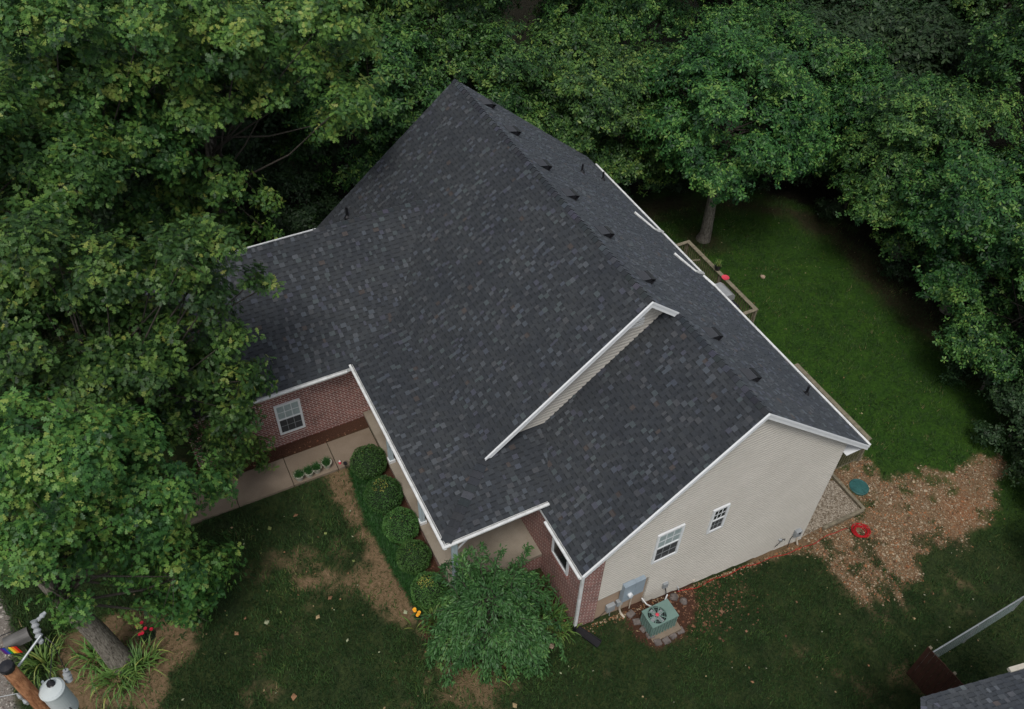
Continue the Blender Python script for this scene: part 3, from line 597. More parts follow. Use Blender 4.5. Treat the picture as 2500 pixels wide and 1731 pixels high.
for k in range(11): sill.box((-5.6 + k * 0.08, 9.955, -2.42), (-5.6 + k * 0.08 + 0.068, 10.0, -2.302))
sill.build('brick_sill', M_BRY, house)
# window on the brick side wall (faces -x)
fw = MB(); fw.box((0.17, 0.92, -1.62), (0.225, 1.0, -0.3)).box((0.17, 1.76, -1.62), (0.225, 1.84, -0.3)).box((0.17, 1.0, -1.62), (0.225, 1.76, -1.55)).box((0.17, 1.0, -0.37), (0.225, 1.76, -0.3))
fo_ = fw.build('window', M_TRIM, house); MB().box((0.2, 1.0, -1.55), (0.224, 1.76, -0.37)).build('pane', M_GLASS, fo_)
sill = MB()
for k in range(13): sill.box((0.155, 0.9 + k * 0.076, -1.75), (0.22, 0.9 + k * 0.076 + 0.06, -1.625))
sill.build('brick_sill', M_BRX, house)
# attic gable vent (white trapezoid louvre)
gv = MB(); gv.prism([(3.3, YA + OV - 0.05, 3.72), (4.16, YA + OV - 0.05, 3.72), (4.16, YA + OV - 0.05, 4.28), (3.86, YA + OV - 0.05, 4.28)], (0, 0.04, 0)); gvo = gv.build('gable_vent', M_TRIM, house)
lv = MB()
for k in range(6): z = 3.76 + k * 0.085; lv.bar((3.36 + k * 0.085, YA + OV - 0.058, z), (4.13, YA + OV - 0.058, z), 0.012, 0.05)
lv.build('louvre', M_GUTTER, gvo)
# downspout at the front corner
ds = MB().bar((0.17, 0.165, -0.12), (0.17, 0.165, -3.3), 0.09, 0.065, (0, 1, 0)); dso = ds.build('downspout', M_GUTTER, house)
bm_ = MB().tube([(0.17, 0.165, -3.25), (0.17, 0.165, -3.5), (0.2, 0.1, -3.58), (0.24, 0.0, -3.6)], 0.055, 10); bm_.build('elbow', M_BLACK, dso)
# roof vents (peaked hoods with a black mouth) and pipes
def roof_vent(y, x):
    z = BK(x); D = Vector((1, 0, -MF)).normalized(); N = Vector((MF, 0, 1)).normalized(); Y = Vector((0, 1, 0)); O = Vector((x, y, z)) + N * 0.012
    a = MB(); h = 0.17; hw = 0.17; L = 0.42; B0 = O - D * 0.12; E0 = B0 + D * L
    a.prism([B0 - Y * (hw + .07), B0 + Y * (hw + .07), B0 + Y * hw + D * L * .82 + N * (h * .8), B0 - Y * hw + D * L * .82 + N * (h * .8)], N * 0.012, (0.05, 0.053, 0.06))
    v = a.build('roof_vent', M_SHING, house)
    b = MB(); b.prism([B0 - Y * hw + D * .03, E0 - Y * hw, E0 - Y * hw + N * (h * .96), B0 - Y * hw + D * .03 + N * 0.008], Y * (2 * hw)); b.build('vent_body', M_BLACK, v)
    c = MB(); c.prism([B0 - Y * (hw + .03) + D * L * .8 + N * (h * .8), B0 + Y * (hw + .03) + D * L * .8 + N * (h * .8), E0 + Y * (hw + .03) + D * .06 + N * (h * 1.02), E0 - Y * (hw + .03) + D * .06 + N * (h * 1.02)], N * 0.02)
    c.prism([E0 - Y * (hw + .03) + D * .04, E0 + Y * (hw + .03) + D * .04, E0 + Y * (hw + .03) + D * .06 + N * h, E0 - Y * (hw + .03) + D * .06 + N * h], D * 0.02); c.build('vent_hood', M_BLACK, v)
for y, x in ((15.77, 4.6), (13.86, 4.62), (11.6, 4.6), (9.82, 4.6), (7.74, 4.62), (5.46, 4.6), (3.4, 5.66), (1.65, 5.64)): roof_vent(y, x + 0.05)
def pipe(x, y, z, r=0.04, h=0.36):
    p = MB().lathe((x, y, z), [(r * 2.6, -0.05), (r * 2.4, 0.03), (r * 1.2, 0.1), (r, 0.12), (r, h), (r * 0.8, h)], 10).build('vent_pipe', M_BLACK, house)
pipe(7.78, 13.77, BK(7.78)); pipe(9.2, 14.4, BK(9.2)); pipe(8.89, 1.93, BK(8.89)); pipe(-0.75, 15.93, FA(-0.75), 0.05, 0.45)
# loose downspout elbows lying at the ends of the rear gutter
for (y, x) in ((11.3, 10.03), (8.66, 10.03)):
    e = MB().bar((x + 0.03, y, 0.03), (x - 0.45, y - 0.08, 0.36), 0.09, 0.07).bar((x - 0.45, y - 0.08, 0.37), (x - 0.95, y + 0.62, 0.83), 0.075, 0.05).bar((x + 0.05, y, 0.03), (x + 0.05, y, -0.35), 0.08, 0.06, (1, 0, 0))
    e.build('gutter_elbow', M_GUTTER, house)
MB().bar((W_ + 0.06, 7.9, 0.0), (W_ - 0.05, 8.5, 0.06), 0.1, 0.05).build('gutter_elbow', M_GUTTER, house)
# porch
MB().prism([(-2.72, 2.38, -2.62), (0.215, 2.38, -2.62), (0.215, 9.99, -2.62), (-2.72, 9.99, -2.62)], (0, 0, -0.14)).build('porch_slab', M_PORCH, house)
MB().box((-2.69, 2.41, -3.9), (0.215, 2.6, -2.762)).build('porch_base', M_BRX, house)
MB().box((-2.69, 2.6, -3.9), (-2.5, 9.99, -2.762)).build('porch_base', M_BRY, house)
def post(x, y, bracket=False):
    p = MB().box((x - 0.07, y - 0.07, -2.60), (x + 0.07, y + 0.07, 0.1))
    for k in (-0.04, 0.04): p.box((x + k - 0.012, y - 0.085, -2.45), (x + k + 0.012, y - 0.071, 0.0)); p.box((x - 0.085, y + k - 0.012, -2.45), (x - 0.071, y + k + 0.012, 0.0))
    po = p.build('porch_post', M_GREYP, house); MB().box((x - 0.11, y - 0.11, -2.618), (x + 0.11, y + 0.11, -2.5)).build('post_base', M_TRIM, po)
    br = MB()
    for d in ([(1, 0)] if bracket else []) + [(0, 1)]:
        for L in (0.55,):
            a = Vector((x + d[0] * 0.07, y + d[1] * 0.07, -0.62)); b = Vector((x + d[0] * 0.62, y + d[1] * 0.62, -0.07)); br.bar(a, b, 0.035, 0.035, (0, 0, 1))
            br.bar(a + Vector((d[0] * .2, d[1] * .2, .2)), Vector((x + d[0] * 0.2, y + d[1] * 0.2, -0.02)), 0.02, 0.02, (0, 1, 0) if d[0] else (1, 0, 0)); br.bar(Vector((x + d[0] * 0.07, y + d[1] * .07, -0.25)), Vector((x + d[0] * .42, y + d[1] * .42, -0.25)), 0.02, 0.02)
    br.build('bracket', M_TRIM, po)
M_GREYP = simple('blue_grey_post', (0.42, 0.5, 0.53), 0.5, 0.06)
post(-2.58, 2.52, True); post(-2.60, 5.0); post(-2.60, 7.62)
# electrical boxes etc on the gable wall
eb = MB().box((1.68, 0.06, -2.98), (2.06, YW, -2.1)).build('meter_box', M_GREYBOX, house, bevel=0.01)
MB().box((2.062, 0.07, -2.9), (2.42, YW, -2.12)).build('panel_door', M_GREYBOX, eb, bevel=0.01)
MB().tube([(1.9, 0.065, -2.62), (1.9, -0.03, -2.62)], 0.075, 16).build('meter_dial', M_TRIM, eb)
MB().tube([(1.73, 0.17, -2.98), (1.73, 0.17, -3.55), (1.76, 0.1, -3.75), (1.83, -0.02, -3.86)], 0.035, 8).build('conduit', M_PIPE, house)
MB().tube([(2.15, 0.2, -2.9), (2.15, 0.2, -3.95)], 0.018, 6).build('conduit', M_PIPE, house)
MB().box((1.26, 0.14, -3.42), (1.54, YW + .02, -3.1)).build('utility_box', M_GREY2, house, bevel=0.01); MB().box((1.6, 0.14, -3.32), (1.8, YW + .02, -3.08)).build('utility_box', M_GREY2, house, bevel=0.01)
MB().tube([(1.42, 0.2, -3.4), (1.42, 0.2, -3.78)], 0.014, 6).build('conduit', M_GREY2, house); MB().tube([(0.95, 0.25, -3.72), (1.1, 0.24, -3.64), (1.27, 0.22, -3.4)], 0.008, 5).build('cable', M_BLACK, house)
db = MB().box((3.28, 0.12, -3.56), (3.46, YW, -3.3)).build('disconnect_box', M_GREY2, house, bevel=0.01)
MB().tube([(3.38, 0.16, -3.55), (3.42, 0.1, -3.8), (3.35, -0.05, -4.0), (3.1, -0.1, -4.05)], 0.018, 6).build('cable', M_BLACK, db)
MB().tube([(3.95, 0.26, -4.0), (3.95, 0.14, -4.02), (3.95, 0.1, -4.1)], 0.02, 8).build('hose_bib', M_METAL, house)
MB().lathe((4.6, 0.2, -4.15), [(0.04, -0.03), (0.05, 0), (0.04, 0.03)], 10).build('wall_fitting', M_PIPE, house)
rb = MB().box((8.66, 0.06, -4.36), (8.9, YW, -4.05)).build('telecom_box', M_GREY2, house, bevel=0.01)
MB().tube([(8.78, 0.06, -4.13), (8.78, 0.04, -4.13)], 0.04, 10).build('box_knob', M_BLACK, rb)
MB().box((8.2, YW - 0.034, -4.56), (8.72, YW, -4.36)).build('crawl_vent', M_BLACK, house)
MB().tube([(7.98, 0.19, -4.62), (8.0, 0.12, -4.3), (8.1, 0.1, -4.1), (8.2, 0.1, -4.12), (8.24, 0.12, -4.3)], 0.012, 6).build('cable', M_BLACK, house)
MB().tube([(8.05, 0.22, -4.2), (8.12, 0.12, -4.2)], 0.05, 10).build('wall_fitting', M_GREY2, house)
MB().tube([(8.95, 0.2, -4.35), (8.98, 0.2, -4.8), (9.05, 0.12, -5.1)], 0.035, 8).build('conduit', M_PIPE, house)
MB().tube([(8.7, 0.2, -4.35), (8.62, 0.18, -4.6), (8.64, 0.16, -5.05)], 0.012, 6).build('cable', M_BLACK, house)

# ------------------------------------------------------------------ walk, beds, small ground things
wk = [(-9.27, -7.55), (-7.53, -5.75), (-5.73, -4.25), (-4.23, -2.73)]
for i, (a, b) in enumerate(wk):
    z = -2.83; o = MB().prism([(a, 8.24, z), (b, 8.24, z), (b, 9.44, z), (a, 9.44, z)], (0, 0, -0.12)).build('front_path', M_WALK, bevel=0.008); tag(o, kind='structure')
def stone(m, c, s, seed=0):
    r = random.Random(seed); n = len(m.v)
    pts = [(-1, -1, 0), (1, -1, 0), (1, 1, 0), (-1, 1, 0), (-.85, -.85, 1), (.85, -.85, 1), (.85, .85, 1), (-.85, .85, 1)]; a = r.uniform(-0.4, 0.4)
    for p in pts:
        x, y, z = [p[i] * s[i] * r.uniform(0.85, 1.15) for i in range(3)]; m.v.append((c[0] + x * math.cos(a) - y * math.sin(a), c[1] + x * math.sin(a) + y * math.cos(a), c[2] + z))
    for q in ((0, 3, 2, 1), (4, 5, 6, 7), (0, 1, 5, 4), (1, 2, 6, 5), (2, 3, 7, 6), (3, 0, 4, 7)): m.f.append(tuple(n + i for i in q)); m.c.append(None)
blk = [((2.08, 0.0), 'first block of the stone edging, beside the house wall'), ((2.13, -0.28), 'second block of the stone edging from the wall'), ((2.21, -0.55), 'third block of the stone edging, left of the air conditioner'), ((2.27, -0.82), 'fourth block of the stone edging, near the corner'), ((2.36, -1.1), 'corner block of the stone edging in front of the air conditioner'), ((2.65, -1.14), 'block just right of the corner block in the stone edging'), ((2.93, -1.08), 'block below the front right of the air conditioner'), ((3.25, -1.02), 'last block at the right end of the stone edging'), ]
for i, ((x, y), lb) in enumerate(blk):
    m = MB(); stone(m, (x, y, float(g(x, y)) - 0.02), (0.125, 0.105, 0.1), i); tag(m.build('edging_stone', M_STONE, bevel=0.012), lb, 'stone', 'stone blocks edging the air conditioner bed')
for i, (x, y, s, lb) in enumerate(((3.95, -0.22, 0.13, 'dark round rock beside the air conditioner, the lower one'), (3.72, 0.0, 0.15, 'larger dark rock between the air conditioner and the wall'), (-0.72, -0.02, 0.09, 'small tan rock by the end of the left splash block'), (-3.45, 1.3, 0.1, 'pale stone under the left edge of the weeping tree'), (17.13, 12.14, 0.12, 'reddish rock alone on the back lawn'))):
    m = MB(); m.lathe((x, y, float(g(x, y)) - 0.03), [(s * .8, 0), (s, s * .4), (s * .85, s * .8), (s * .4, s * 1.1)], 9)
    v = [tuple(np.array(p) + rng.normal(0, s * 0.08, 3)) for p in m.v]; m.v = v; tag(m.build('rock', M_STONE if i < 2 else M_FOUND), lb, 'rock')
# air conditioner
ac = empty('air_conditioner', (2.67, -0.58, -4.1), 'green metal air conditioner unit with a round fan grille beside the gable wall', 'air conditioner')
AX0, AX1, AY0, AY1, AZ0, AZ1 = 2.21, 3.14, -0.90, -0.28, -4.0, -3.34
MB().box((AX0 - 0.08, AY0 - 0.15, -4.3), (AX1 + 0.12, AY1 + 0.1, -4.0)).build('base_pad', M_WALK, ac)
MB().box((AX0 + 0.03, AY0 + 0.03, AZ0), (AX1 - 0.03, AY1 - 0.03, AZ1 - 0.12)).build('cabinet', M_ACGREEN, ac)
lou = MB()
for k in range(9):
    x = AX0 + 0.05 + k * (AX1 - AX0 - 0.1) / 8; lou.box((x - 0.016, AY0, AZ0), (x + 0.016, AY0 + 0.029, AZ1 - 0.05))
for k in range(6):
    y = AY0 + 0.05 + k * (AY1 - AY0 - 0.1) / 5; lou.box((AX0, y - 0.016, AZ0), (AX0 + 0.029, y + 0.016, AZ1 - 0.05))
lou.build('louvre_panel', M_ACGREEN, ac)
top = MB(); cx, cy, rr = 2.56, -0.59, 0.285; n = 28
outer = []
for k in range(n):
    t = 2 * math.pi * k / n; dx, dy = math.cos(t), math.sin(t); ts = []
    for e, dd in ((AX1 - cx, dx), (AX0 - cx, dx), (AY1 - cy, dy), (AY0 - cy, dy)):
        if abs(dd) > 1e-6 and e / dd > 0: ts.append(e / dd)
    s = min(ts); outer.append((cx + dx * s, cy + dy * s, AZ1))
for cxx, cyy in ((AX0, AY0), (AX1, AY0), (AX1, AY1), (AX0, AY1)):
    j = min(range(n), key=lambda i: (outer[i][0] - cxx) ** 2 + (outer[i][1] - cyy) ** 2); outer[j] = (cxx, cyy, AZ1)
inner = [(cx + rr * math.cos(2 * math.pi * k / n), cy + rr * math.sin(2 * math.pi * k / n), AZ1) for k in range(n)]
for k in range(n):
    j = (k + 1) % n; top.poly([outer[k], outer[j], inner[j], inner[k]]); top.poly([inner[k], inner[j], inner[j][:2] + (AZ1 - 0.1,), inner[k][:2] + (AZ1 - 0.1,)]); top.poly([outer[j], outer[k], outer[k][:2] + (AZ1 - 0.04,), outer[j][:2] + (AZ1 - 0.04,)])
to = top.build('top_panel', M_ACGREEN, ac)
MB().lathe((cx, cy, AZ1 - 0.1), [(rr, 0), (rr, 0.004)], 24).build('fan_well', M_ACDARK, to)
bl = MB()
for k in range(4): t = k * math.pi / 2 + 0.3; bl.bar((cx + 0.05 * math.cos(t), cy + 0.05 * math.sin(t), AZ1 - 0.07), (cx + 0.25 * math.cos(t), cy + 0.25 * math.sin(t), AZ1 - 0.07), 0.12, 0.01)
bl.build('fan_blade', M_GREY2, to)
gl = MB()
for k in range(8): t = k * math.pi / 4; gl.bar((cx, cy, AZ1 + 0.012), (cx + rr * math.cos(t), cy + rr * math.sin(t), AZ1 + 0.012), 0.024, 0.012)
for q in (0.16, 0.23, 0.285):
    gl.tube([(cx + q * math.cos(2 * math.pi * k / 24), cy + q * math.sin(2 * math.pi * k / 24), AZ1 + 0.008) for k in range(25)], 0.005, 4, cap=False)
gl.build('fan_grille', M_ACGREEN, ac)
MB().lathe((cx, cy, AZ1 + 0.012), [(0.055, 0), (0.055, 0.02), (0.04, 0.03)], 14).build('badge', M_REDP, ac)
tag(MB().tube([(2.66, -0.28, -3.5), (2.58, -0.05, -3.62), (2.55, 0.18, -3.6)], 0.022, 8).build('line_pipe', M_TRIM), 'white pipe end sticking up left of the air conditioner', 'pipe')
tag(MB().tube([(3.2, -0.15, -3.75), (3.4, 0.0, -3.78)], 0.022, 8).build('line_pipe', M_TRIM), 'short white pipe end right of the air conditioner', 'pipe')
# splash blocks / black downspout extensions
def splash(a, b, lb):
    a, b = Vector(a), Vector(b); r = empty('splash_block', a, lb, 'splash block', 'black splash blocks'); d = (b - a).normalized(); s = d.cross(Vector((0, 0, 1))).normalized()
    MB().bar(a, b, 0.2, 0.02).build('tray', M_BLACK, r)
    wl = MB(); wl.bar(a + s * 0.1 + Vector((0, 0, .03)), b + s * 0.12 + Vector((0, 0, .03)), 0.02, 0.07); wl.bar(a - s * 0.1 + Vector((0, 0, .03)), b - s * 0.12 + Vector((0, 0, .03)), 0.02, 0.07); wl.bar(a - s * 0.1 + Vector((0, 0, .03)), a + s * 0.1 + Vector((0, 0, .03)), 0.02, 0.07); wl.build('side_wall', M_BLACK, r)
splash((0.24, 0.12, -3.5), (0.6, -0.56, -3.54), 'black plastic splash block under the downspout at the brick corner')
splash((-0.97, 0.56, -3.28), (-0.55, 0.05, -3.34), 'black plastic splash block beneath the weeping tree')
# hose
hz = lambda x, y: float(g(x, y)) + 0.025
hp = [(3.96, 0.1), (4.58, 0.05), (5.66, 0.06), (6.78, 0.08), (8.0, 0.03), (9.09, -0.02), (9.8, 0.0), (10.6, 0.06), (11.1, 0.1), (11.52, 0.03)]
pts = []
for i in range(len(hp) - 1):
    for k in range(6):
        t = k / 6; x = hp[i][0] * (1 - t) + hp[i + 1][0] * t; y = hp[i][1] * (1 - t) + hp[i + 1][1] * t + 0.03 * math.sin(x * 5); pts.append((x, y, hz(x, y)))
hose = empty('garden_hose', (11.8, -0.2, -5.7), 'red garden hose coiled beside the timber framed gravel bed', 'hose')
MB().tube([(3.95, 0.1, -4.1)] + pts, 0.011, 6).build('hose_line', M_RED, hose)
cp = []
for k in range(340):
    t = k * 2 * math.pi / 34; rr_ = 0.27 + 0.05 * math.sin(k * 0.041 + 1) + 0.035 * math.sin(k * 0.137); ox = 0.06 * math.sin(k * 0.031 + 1); oy = 0.05 * math.cos(k * 0.043); x = 11.83 + ox + rr_ * 1.05 * math.cos(t + 2.6); y = -0.22 + oy + rr_ * 0.9 * math.sin(t + 2.6); cp.append((x, y, hz(x, y) + 0.012 * (k / 34) * 0.5 + 0.008 * math.sin(k)))
MB().tube(cp, 0.011, 6).build('hose_coil', M_RED, hose)
# gravel bed with timber frame
bed = empty('gravel_bed', (11.2, 1.0, -5.4), 'pale gravel bed framed by weathered timbers at the gable corner', 'gravel bed')
bz = lambda x, y: float(g(x, y)) + 0.05
M_PEA, _t, _b = new_mat('pea_gravel', 0.85, 0.2)
_v = nd(_t, 'ShaderNodeTexVoronoi'); _v.inputs['Scale'].default_value = 22; _g = nd(_t, 'ShaderNodeNewGeometry'); _t.links.new(_g.outputs['Position'], _v.inputs['Vector'])
_s = nd(_t, 'ShaderNodeSeparateColor'); _t.links.new(_v.outputs['Color'], _s.inputs[0]); _r = ramp(_t, _s.outputs[0], [(0.0, (0.13, 0.10, 0.07)), (0.5, (0.26, 0.215, 0.16)), (1.0, (0.42, 0.37, 0.3))]); _t.links.new(_r.outputs[0], _b.inputs['Base Color']); bump(_t, _b, _v.outputs['Distance'], 0.9, 0.03)
P4 = [(9.2, 0.3), (10.35, 0.4), (12.47, 0.42), (12.4, 1.9), (9.3, 2.0)]
o = MB(); o.poly([(x, y, bz(x, y) + 0.02) for x, y in P4]); o.build('gravel', M_PEA, bed)
MB().bar((12.5, 2.3, bz(12.5, 2.3) + 0.03), (12.57, 0.41, bz(12.57, .41) + 0.03), 0.12, 0.14).build('timber', M_DECK, bed, bevel=0.008)
MB().bar((12.5, 0.42, bz(12.5, .42) + 0.03), (10.5, 0.34, bz(10.5, .34) + 0.03), 0.12, 0.14).build('timber', M_DECK, bed, bevel=0.008)
# septic lid
ld = empty('tank_lid', (13.13, 1.28, -5.9), 'round dark green plastic tank lid set in the ground', 'tank lid'); zz = float(g(13.13, 1.28))
MB().lathe((13.13, 1.28, zz), [(0.36, 0), (0.36, 0.06), (0.33, 0.075), (0.3, 0.065), (0.0, 0.085)], 28).build('lid', M_GREENLID, ld)
rb_ = MB()
for k in range(8): t = k * math.pi / 4; rb_.bar((13.13 + .08 * math.cos(t), 1.28 + .08 * math.sin(t), zz + 0.08), (13.13 + .3 * math.cos(t), 1.28 + .3 * math.sin(t), zz + 0.075), 0.015, 0.012)
rb_.build('rib', M_GREENLID, ld)
# ------------------------------------------------------------------ rear decks
DZ = -2.62; RZ = -1.7
M_BALU = simple('mossy_baluster_wood', (0.13, 0.125, 0.065), 0.85, 0.3, 6)
def deck(y0, y1, x1, nm, lb, steps=False):
    r = empty('deck', (10.5, (y0 + y1) / 2, -5), lb, 'deck', 'rear decks'); f = MB(); y = y0
    while y < y1 - 0.05: f.box((XR + 0.02, y, DZ - 0.04), (x1, y + 0.135, DZ)); y += 0.145
    f.build('floor', M_DECKD, r)
    c = MB().box((x1 - 0.08, y0 - 0.06, RZ - 0.04), (x1 + 0.08, y1 + 0.06, RZ)).box((XR + 0.05, y0 - 0.06, RZ - 0.04), (x1 - 0.081, y0 + 0.08, RZ)).box((XR + 0.05, y1 - 0.08, RZ - 0.04), (x1 - 0.081, y1 + 0.06, RZ)); c.build('handrail', M_DECK, r, bevel=0.005)
    b = MB(); y = y0 + 0.1
    while y < y1: b.box((x1 - 0.02, y - 0.022, DZ - 0.12), (x1 + 0.02, y + 0.022, RZ - 0.045)); y += 0.125
    x = XR + 0.3
    while x < x1 - 0.1: b.box((x - 0.02, y0 - 0.02, DZ - 0.12), (x + 0.02, y0 + 0.02, RZ - 0.045)); b.box((x - 0.02, y1 - 0.02, DZ - 0.12), (x + 0.02, y1 + 0.02, RZ - 0.045)); x += 0.13
    b.build('baluster', M_BALU, r)
    if nm == 'b':
        for yy in (y0 + .6, y1 - .6): MB().box((XR + 0.3, yy - 0.05, -7), (XR + 0.4, yy + 0.05, DZ - 0.3)).build('post', M_DECK, r)
    for yy in (y0, (y0 + y1) / 2, y1): MB().box((x1 - 0.046, yy - 0.046, -7 if nm == 'a' else DZ - 0.3), (x1 + 0.046, yy + 0.046, RZ - 0.042)).build('post', M_DECK, r)
    MB().box((x1 - 0.1, y0, DZ - 0.3), (x1 - 0.05, y1, DZ - 0.042)).box((XR + .1, y0 + 0.03, DZ - 0.3), (x1 - 0.101, y0 + 0.08, DZ - 0.042)).build('joist', M_DECK, r)
    return r
dk = deck(7.6, 12.05, 12.13, 'a', 'weathered wooden deck with balusters holding a grill behind the house')
deck(1.0, 4.65, 11.66, 'b', 'weathered wooden deck under the rear eave at the gable end')
MB().bar((10.3, 11.5, RZ - 0.1), (12.0, 11.0, RZ - 0.15), 0.05, 0.04).build('brace', M_DECK, dk)
# grill
gr = empty('grill', (11.55, 8.75, DZ), 'silver hooded gas grill with a side shelf on the deck', 'grill')
MB().box((11.25, 8.5, DZ + 0.1), (11.8, 9.25, DZ + 0.75)).build('cabinet', M_BLACK, gr)
hd_ = MB(); hd_.prism([(11.22, 8.5, DZ + 0.78), (11.22, 8.5, DZ + 0.98), (11.36, 8.5, DZ + 1.1), (11.66, 8.5, DZ + 1.1), (11.82, 8.5, DZ + 0.98), (11.82, 8.5, DZ + 0.78)], (0, 0.78, 0)); hd_.build('lid', M_STAINLESS, gr)
MB().box((11.3, 8.08, DZ + 0.72), (11.78, 8.49, DZ + 0.76)).build('side_shelf', M_BLACK, gr); MB().bar((11.19, 8.6, DZ + 0.9), (11.19, 9.2, DZ + 0.9), 0.03, 0.03).build('handle', M_METAL, gr)
pp = empty('flower_pot', (12.18, 10.1, RZ), 'small black pot of yellow green plant standing on the deck rail', 'pot plant')
MB().lathe((12.15, 10.1, RZ), [(0.1, 0), (0.14, 0.2), (0.145, 0.22), (0.12, 0.21)], 14).build('pot', M_BLACK, pp)
tag(MB().lathe((12.14, 9.55, RZ), [(0.1, 0), (0.15, 0.02), (0.155, 0.03), (0.14, 0.028), (0.09, 0.012)], 20).build('red_dish', M_REDP), 'round red plastic dish lying on the deck rail', 'dish')

# ------------------------------------------------------------------ neighbour's things (bottom right)
nb = empty('neighbour_house', (9, -9, -5), 'neighbouring house corner with grey shingle roof at the photo edge', 'house')
NZ = -0.2
A = Vector((5.55, -6.44, NZ - 0.1)); e1 = Vector((5.85, -6.42, NZ)); e2 = Vector((8.2, -6.92, NZ)); e2b = Vector((11.5, -7.6, NZ)); rd = (e2b - e1).normalized(); dn_ = Vector((rd.y, -rd.x, 0))
top1 = e1 + dn_ * 4 + Vector((0, 0, 2.2)); top2 = e2b + dn_ * 4 + Vector((0, 0, 2.2))
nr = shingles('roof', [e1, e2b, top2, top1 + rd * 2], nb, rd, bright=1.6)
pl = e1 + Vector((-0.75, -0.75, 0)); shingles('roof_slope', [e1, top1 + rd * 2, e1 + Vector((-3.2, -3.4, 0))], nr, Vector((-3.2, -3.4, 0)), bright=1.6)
MB().prism([e1 + dn_ * 0.45 + rd * 0.4 + Vector((0, 0, -0.1)), e2b + dn_ * 0.45 + Vector((0, 0, -0.1)), e2b + dn_ * 6 + Vector((0, 0, -0.1)), e1 + dn_ * 6 + rd * 3 + Vector((0, 0, -0.1))], (0, 0, -5)).build('wall', M_SIDING, nb)
MB().bar(e2 + rd * 0.15 - dn_ * 0.05 + Vector((0, 0, 0.02)), e2b - dn_ * 0.05 + Vector((0, 0, 0.02)), 0.12, 0.1).build('gutter', M_POT, nb)
fz = lambda x, y: float(g(x, y))
wf = empty('wooden_fence', (9.4, -5.5, -5.3), 'dark brown wooden privacy fence beside the neighbouring roof', 'fence')
a_ = Vector((9.36, -4.88, 0)); b_ = Vector((9.5, -7.4, 0)); d_ = (b_ - a_).normalized(); L_ = (b_ - a_).length; zt_ = fz(9.4, -5) + 1.85; bd = MB(); s = 0; k = 0
while s < L_:
    p = a_ + d_ * (s + 0.066); zz_ = zt_ + random.uniform(-0.012, 0.012); bd.bar((p.x, p.y, -5.6), (p.x, p.y, zz_), 0.13, 0.02, (1, 0, 0)); s += 0.14; k += 1
bd.build('board', M_FENCE, wf)
for s in (0.05, 0.95, 1.9): p = a_ + d_ * s + Vector((0.07, 0, 0)); MB().box((p.x - 0.045, p.y - 0.045, -5.6), (p.x + 0.045, p.y + 0.045, zt_ - 0.02)).build('post', M_DECK, wf)
rl = MB()
for z in (zt_ - 0.25, zt_ - 1.0): rl.bar((a_.x + .04, a_.y, z), (b_.x + .04, b_.y, z), 0.04, 0.08)
rl.build('rail', M_DECK, wf)
M_WIRE = simple('weathered_wire', (0.2, 0.25, 0.25), 0.5, 0.1, 8, metal=0.3)
cf = empty('chain_link_fence', (11.9, -4.85, -5.5), 'galvanised chain link fence running from the wooden fence to the woods', 'fence')
ca, cb = Vector((9.62, -4.95, 0)), Vector((14.6, -4.75, 0)); n = 9; d_ = (cb - ca); wv = MB()
steps = 60
for k in range(steps):
    for sg in (0, 1):
        t0, t1 = k / steps, min(1, (k + 9) / steps) if sg == 0 else max(0, (k - 9) / steps); p0 = ca + d_ * t0; p1 = ca + d_ * t1; f = abs(t1 - t0) / (9 / steps)
        z0, z1 = fz(p0.x, p0.y) + 0.02, fz(p0.x, p0.y) + 0.02 + 1.13 * f; wv.tube([(p0.x, p0.y, z0), (p1.x, p1.y, z1)], 0.0035, 3, cap=False)
wv.build('wire_mesh', M_WIRE, cf)
MB().tube([(ca.x, ca.y, fz(ca.x, ca.y) + 1.16), (cb.x, cb.y, fz(cb.x, cb.y) + 1.16)], 0.024, 8).build('top_rail', M_METAL, cf)
for t in (0.02, 0.5, 0.98): p = ca + d_ * t; MB().tube([(p.x, p.y, -6), (p.x, p.y, fz(p.x, p.y) + 1.2)], 0.03, 8).build('post', M_METAL, cf)

# ------------------------------------------------------------------ utility pole, mailbox, flag
PX, PY, PT = -11.9, 0.06, 6.1
up_ = empty('utility_pole', (PX, PY, -3.4), 'wooden utility pole with a black cap and a pale grey transformer drum', 'utility pole')
MB().tube([(PX, PY, -3.5), (PX, PY, 1), (PX, PY, PT)], [0.155, 0.14, 0.115], 18).build('pole', M_POLE, up_, smooth=True)
MB().lathe((PX, PY, PT - 0.06), [(0.125, 0), (0.13, 0.08), (0.115, 0.11), (0.02, 0.13)], 10).build('pole_cap', M_BLACK, up_)
tx, ty = PX + 0.33, PY - 0.05; tk = MB().lathe((tx, ty, 4.1), [(0.2, 0), (0.21, 0.03), (0.21, 0.8), (0.225, 0.81), (0.225, 0.84), (0.19, 0.88), (0.02, 0.92)], 32).build('transformer', M_TANK, up_, smooth=False)
MB().lathe((tx + 0.02, ty + 0.06, 4.97), [(0.03, 0), (0.075, 0.02), (0.075, 0.05), (0.05, 0.06), (0.07, 0.09), (0.03, 0.15)], 10).build('bushing', M_BLACK, tk)
MB().tube([(tx - 0.12, ty + 0.17, 4.92), (tx - 0.12, ty + 0.2, 4.99)], 0.025, 6).build('lifting_lug', M_TANK, tk)
def insul(name, p, q, rads, mat, par):
    p, q = Vector(p), Vector(q); n = len(rads); MB().tube([p.lerp(q, k / (n - 1)) for k in range(n)], rads, 12).build(name, mat, par)
insul('surge_arrester', (tx + 0.26, ty + 0.12, 4.75), (tx + 0.31, ty + 0.16, 5.1), [0.03, 0.07, 0.035, 0.075, 0.035, 0.07, 0.03, 0.05], M_GREY2, tk)
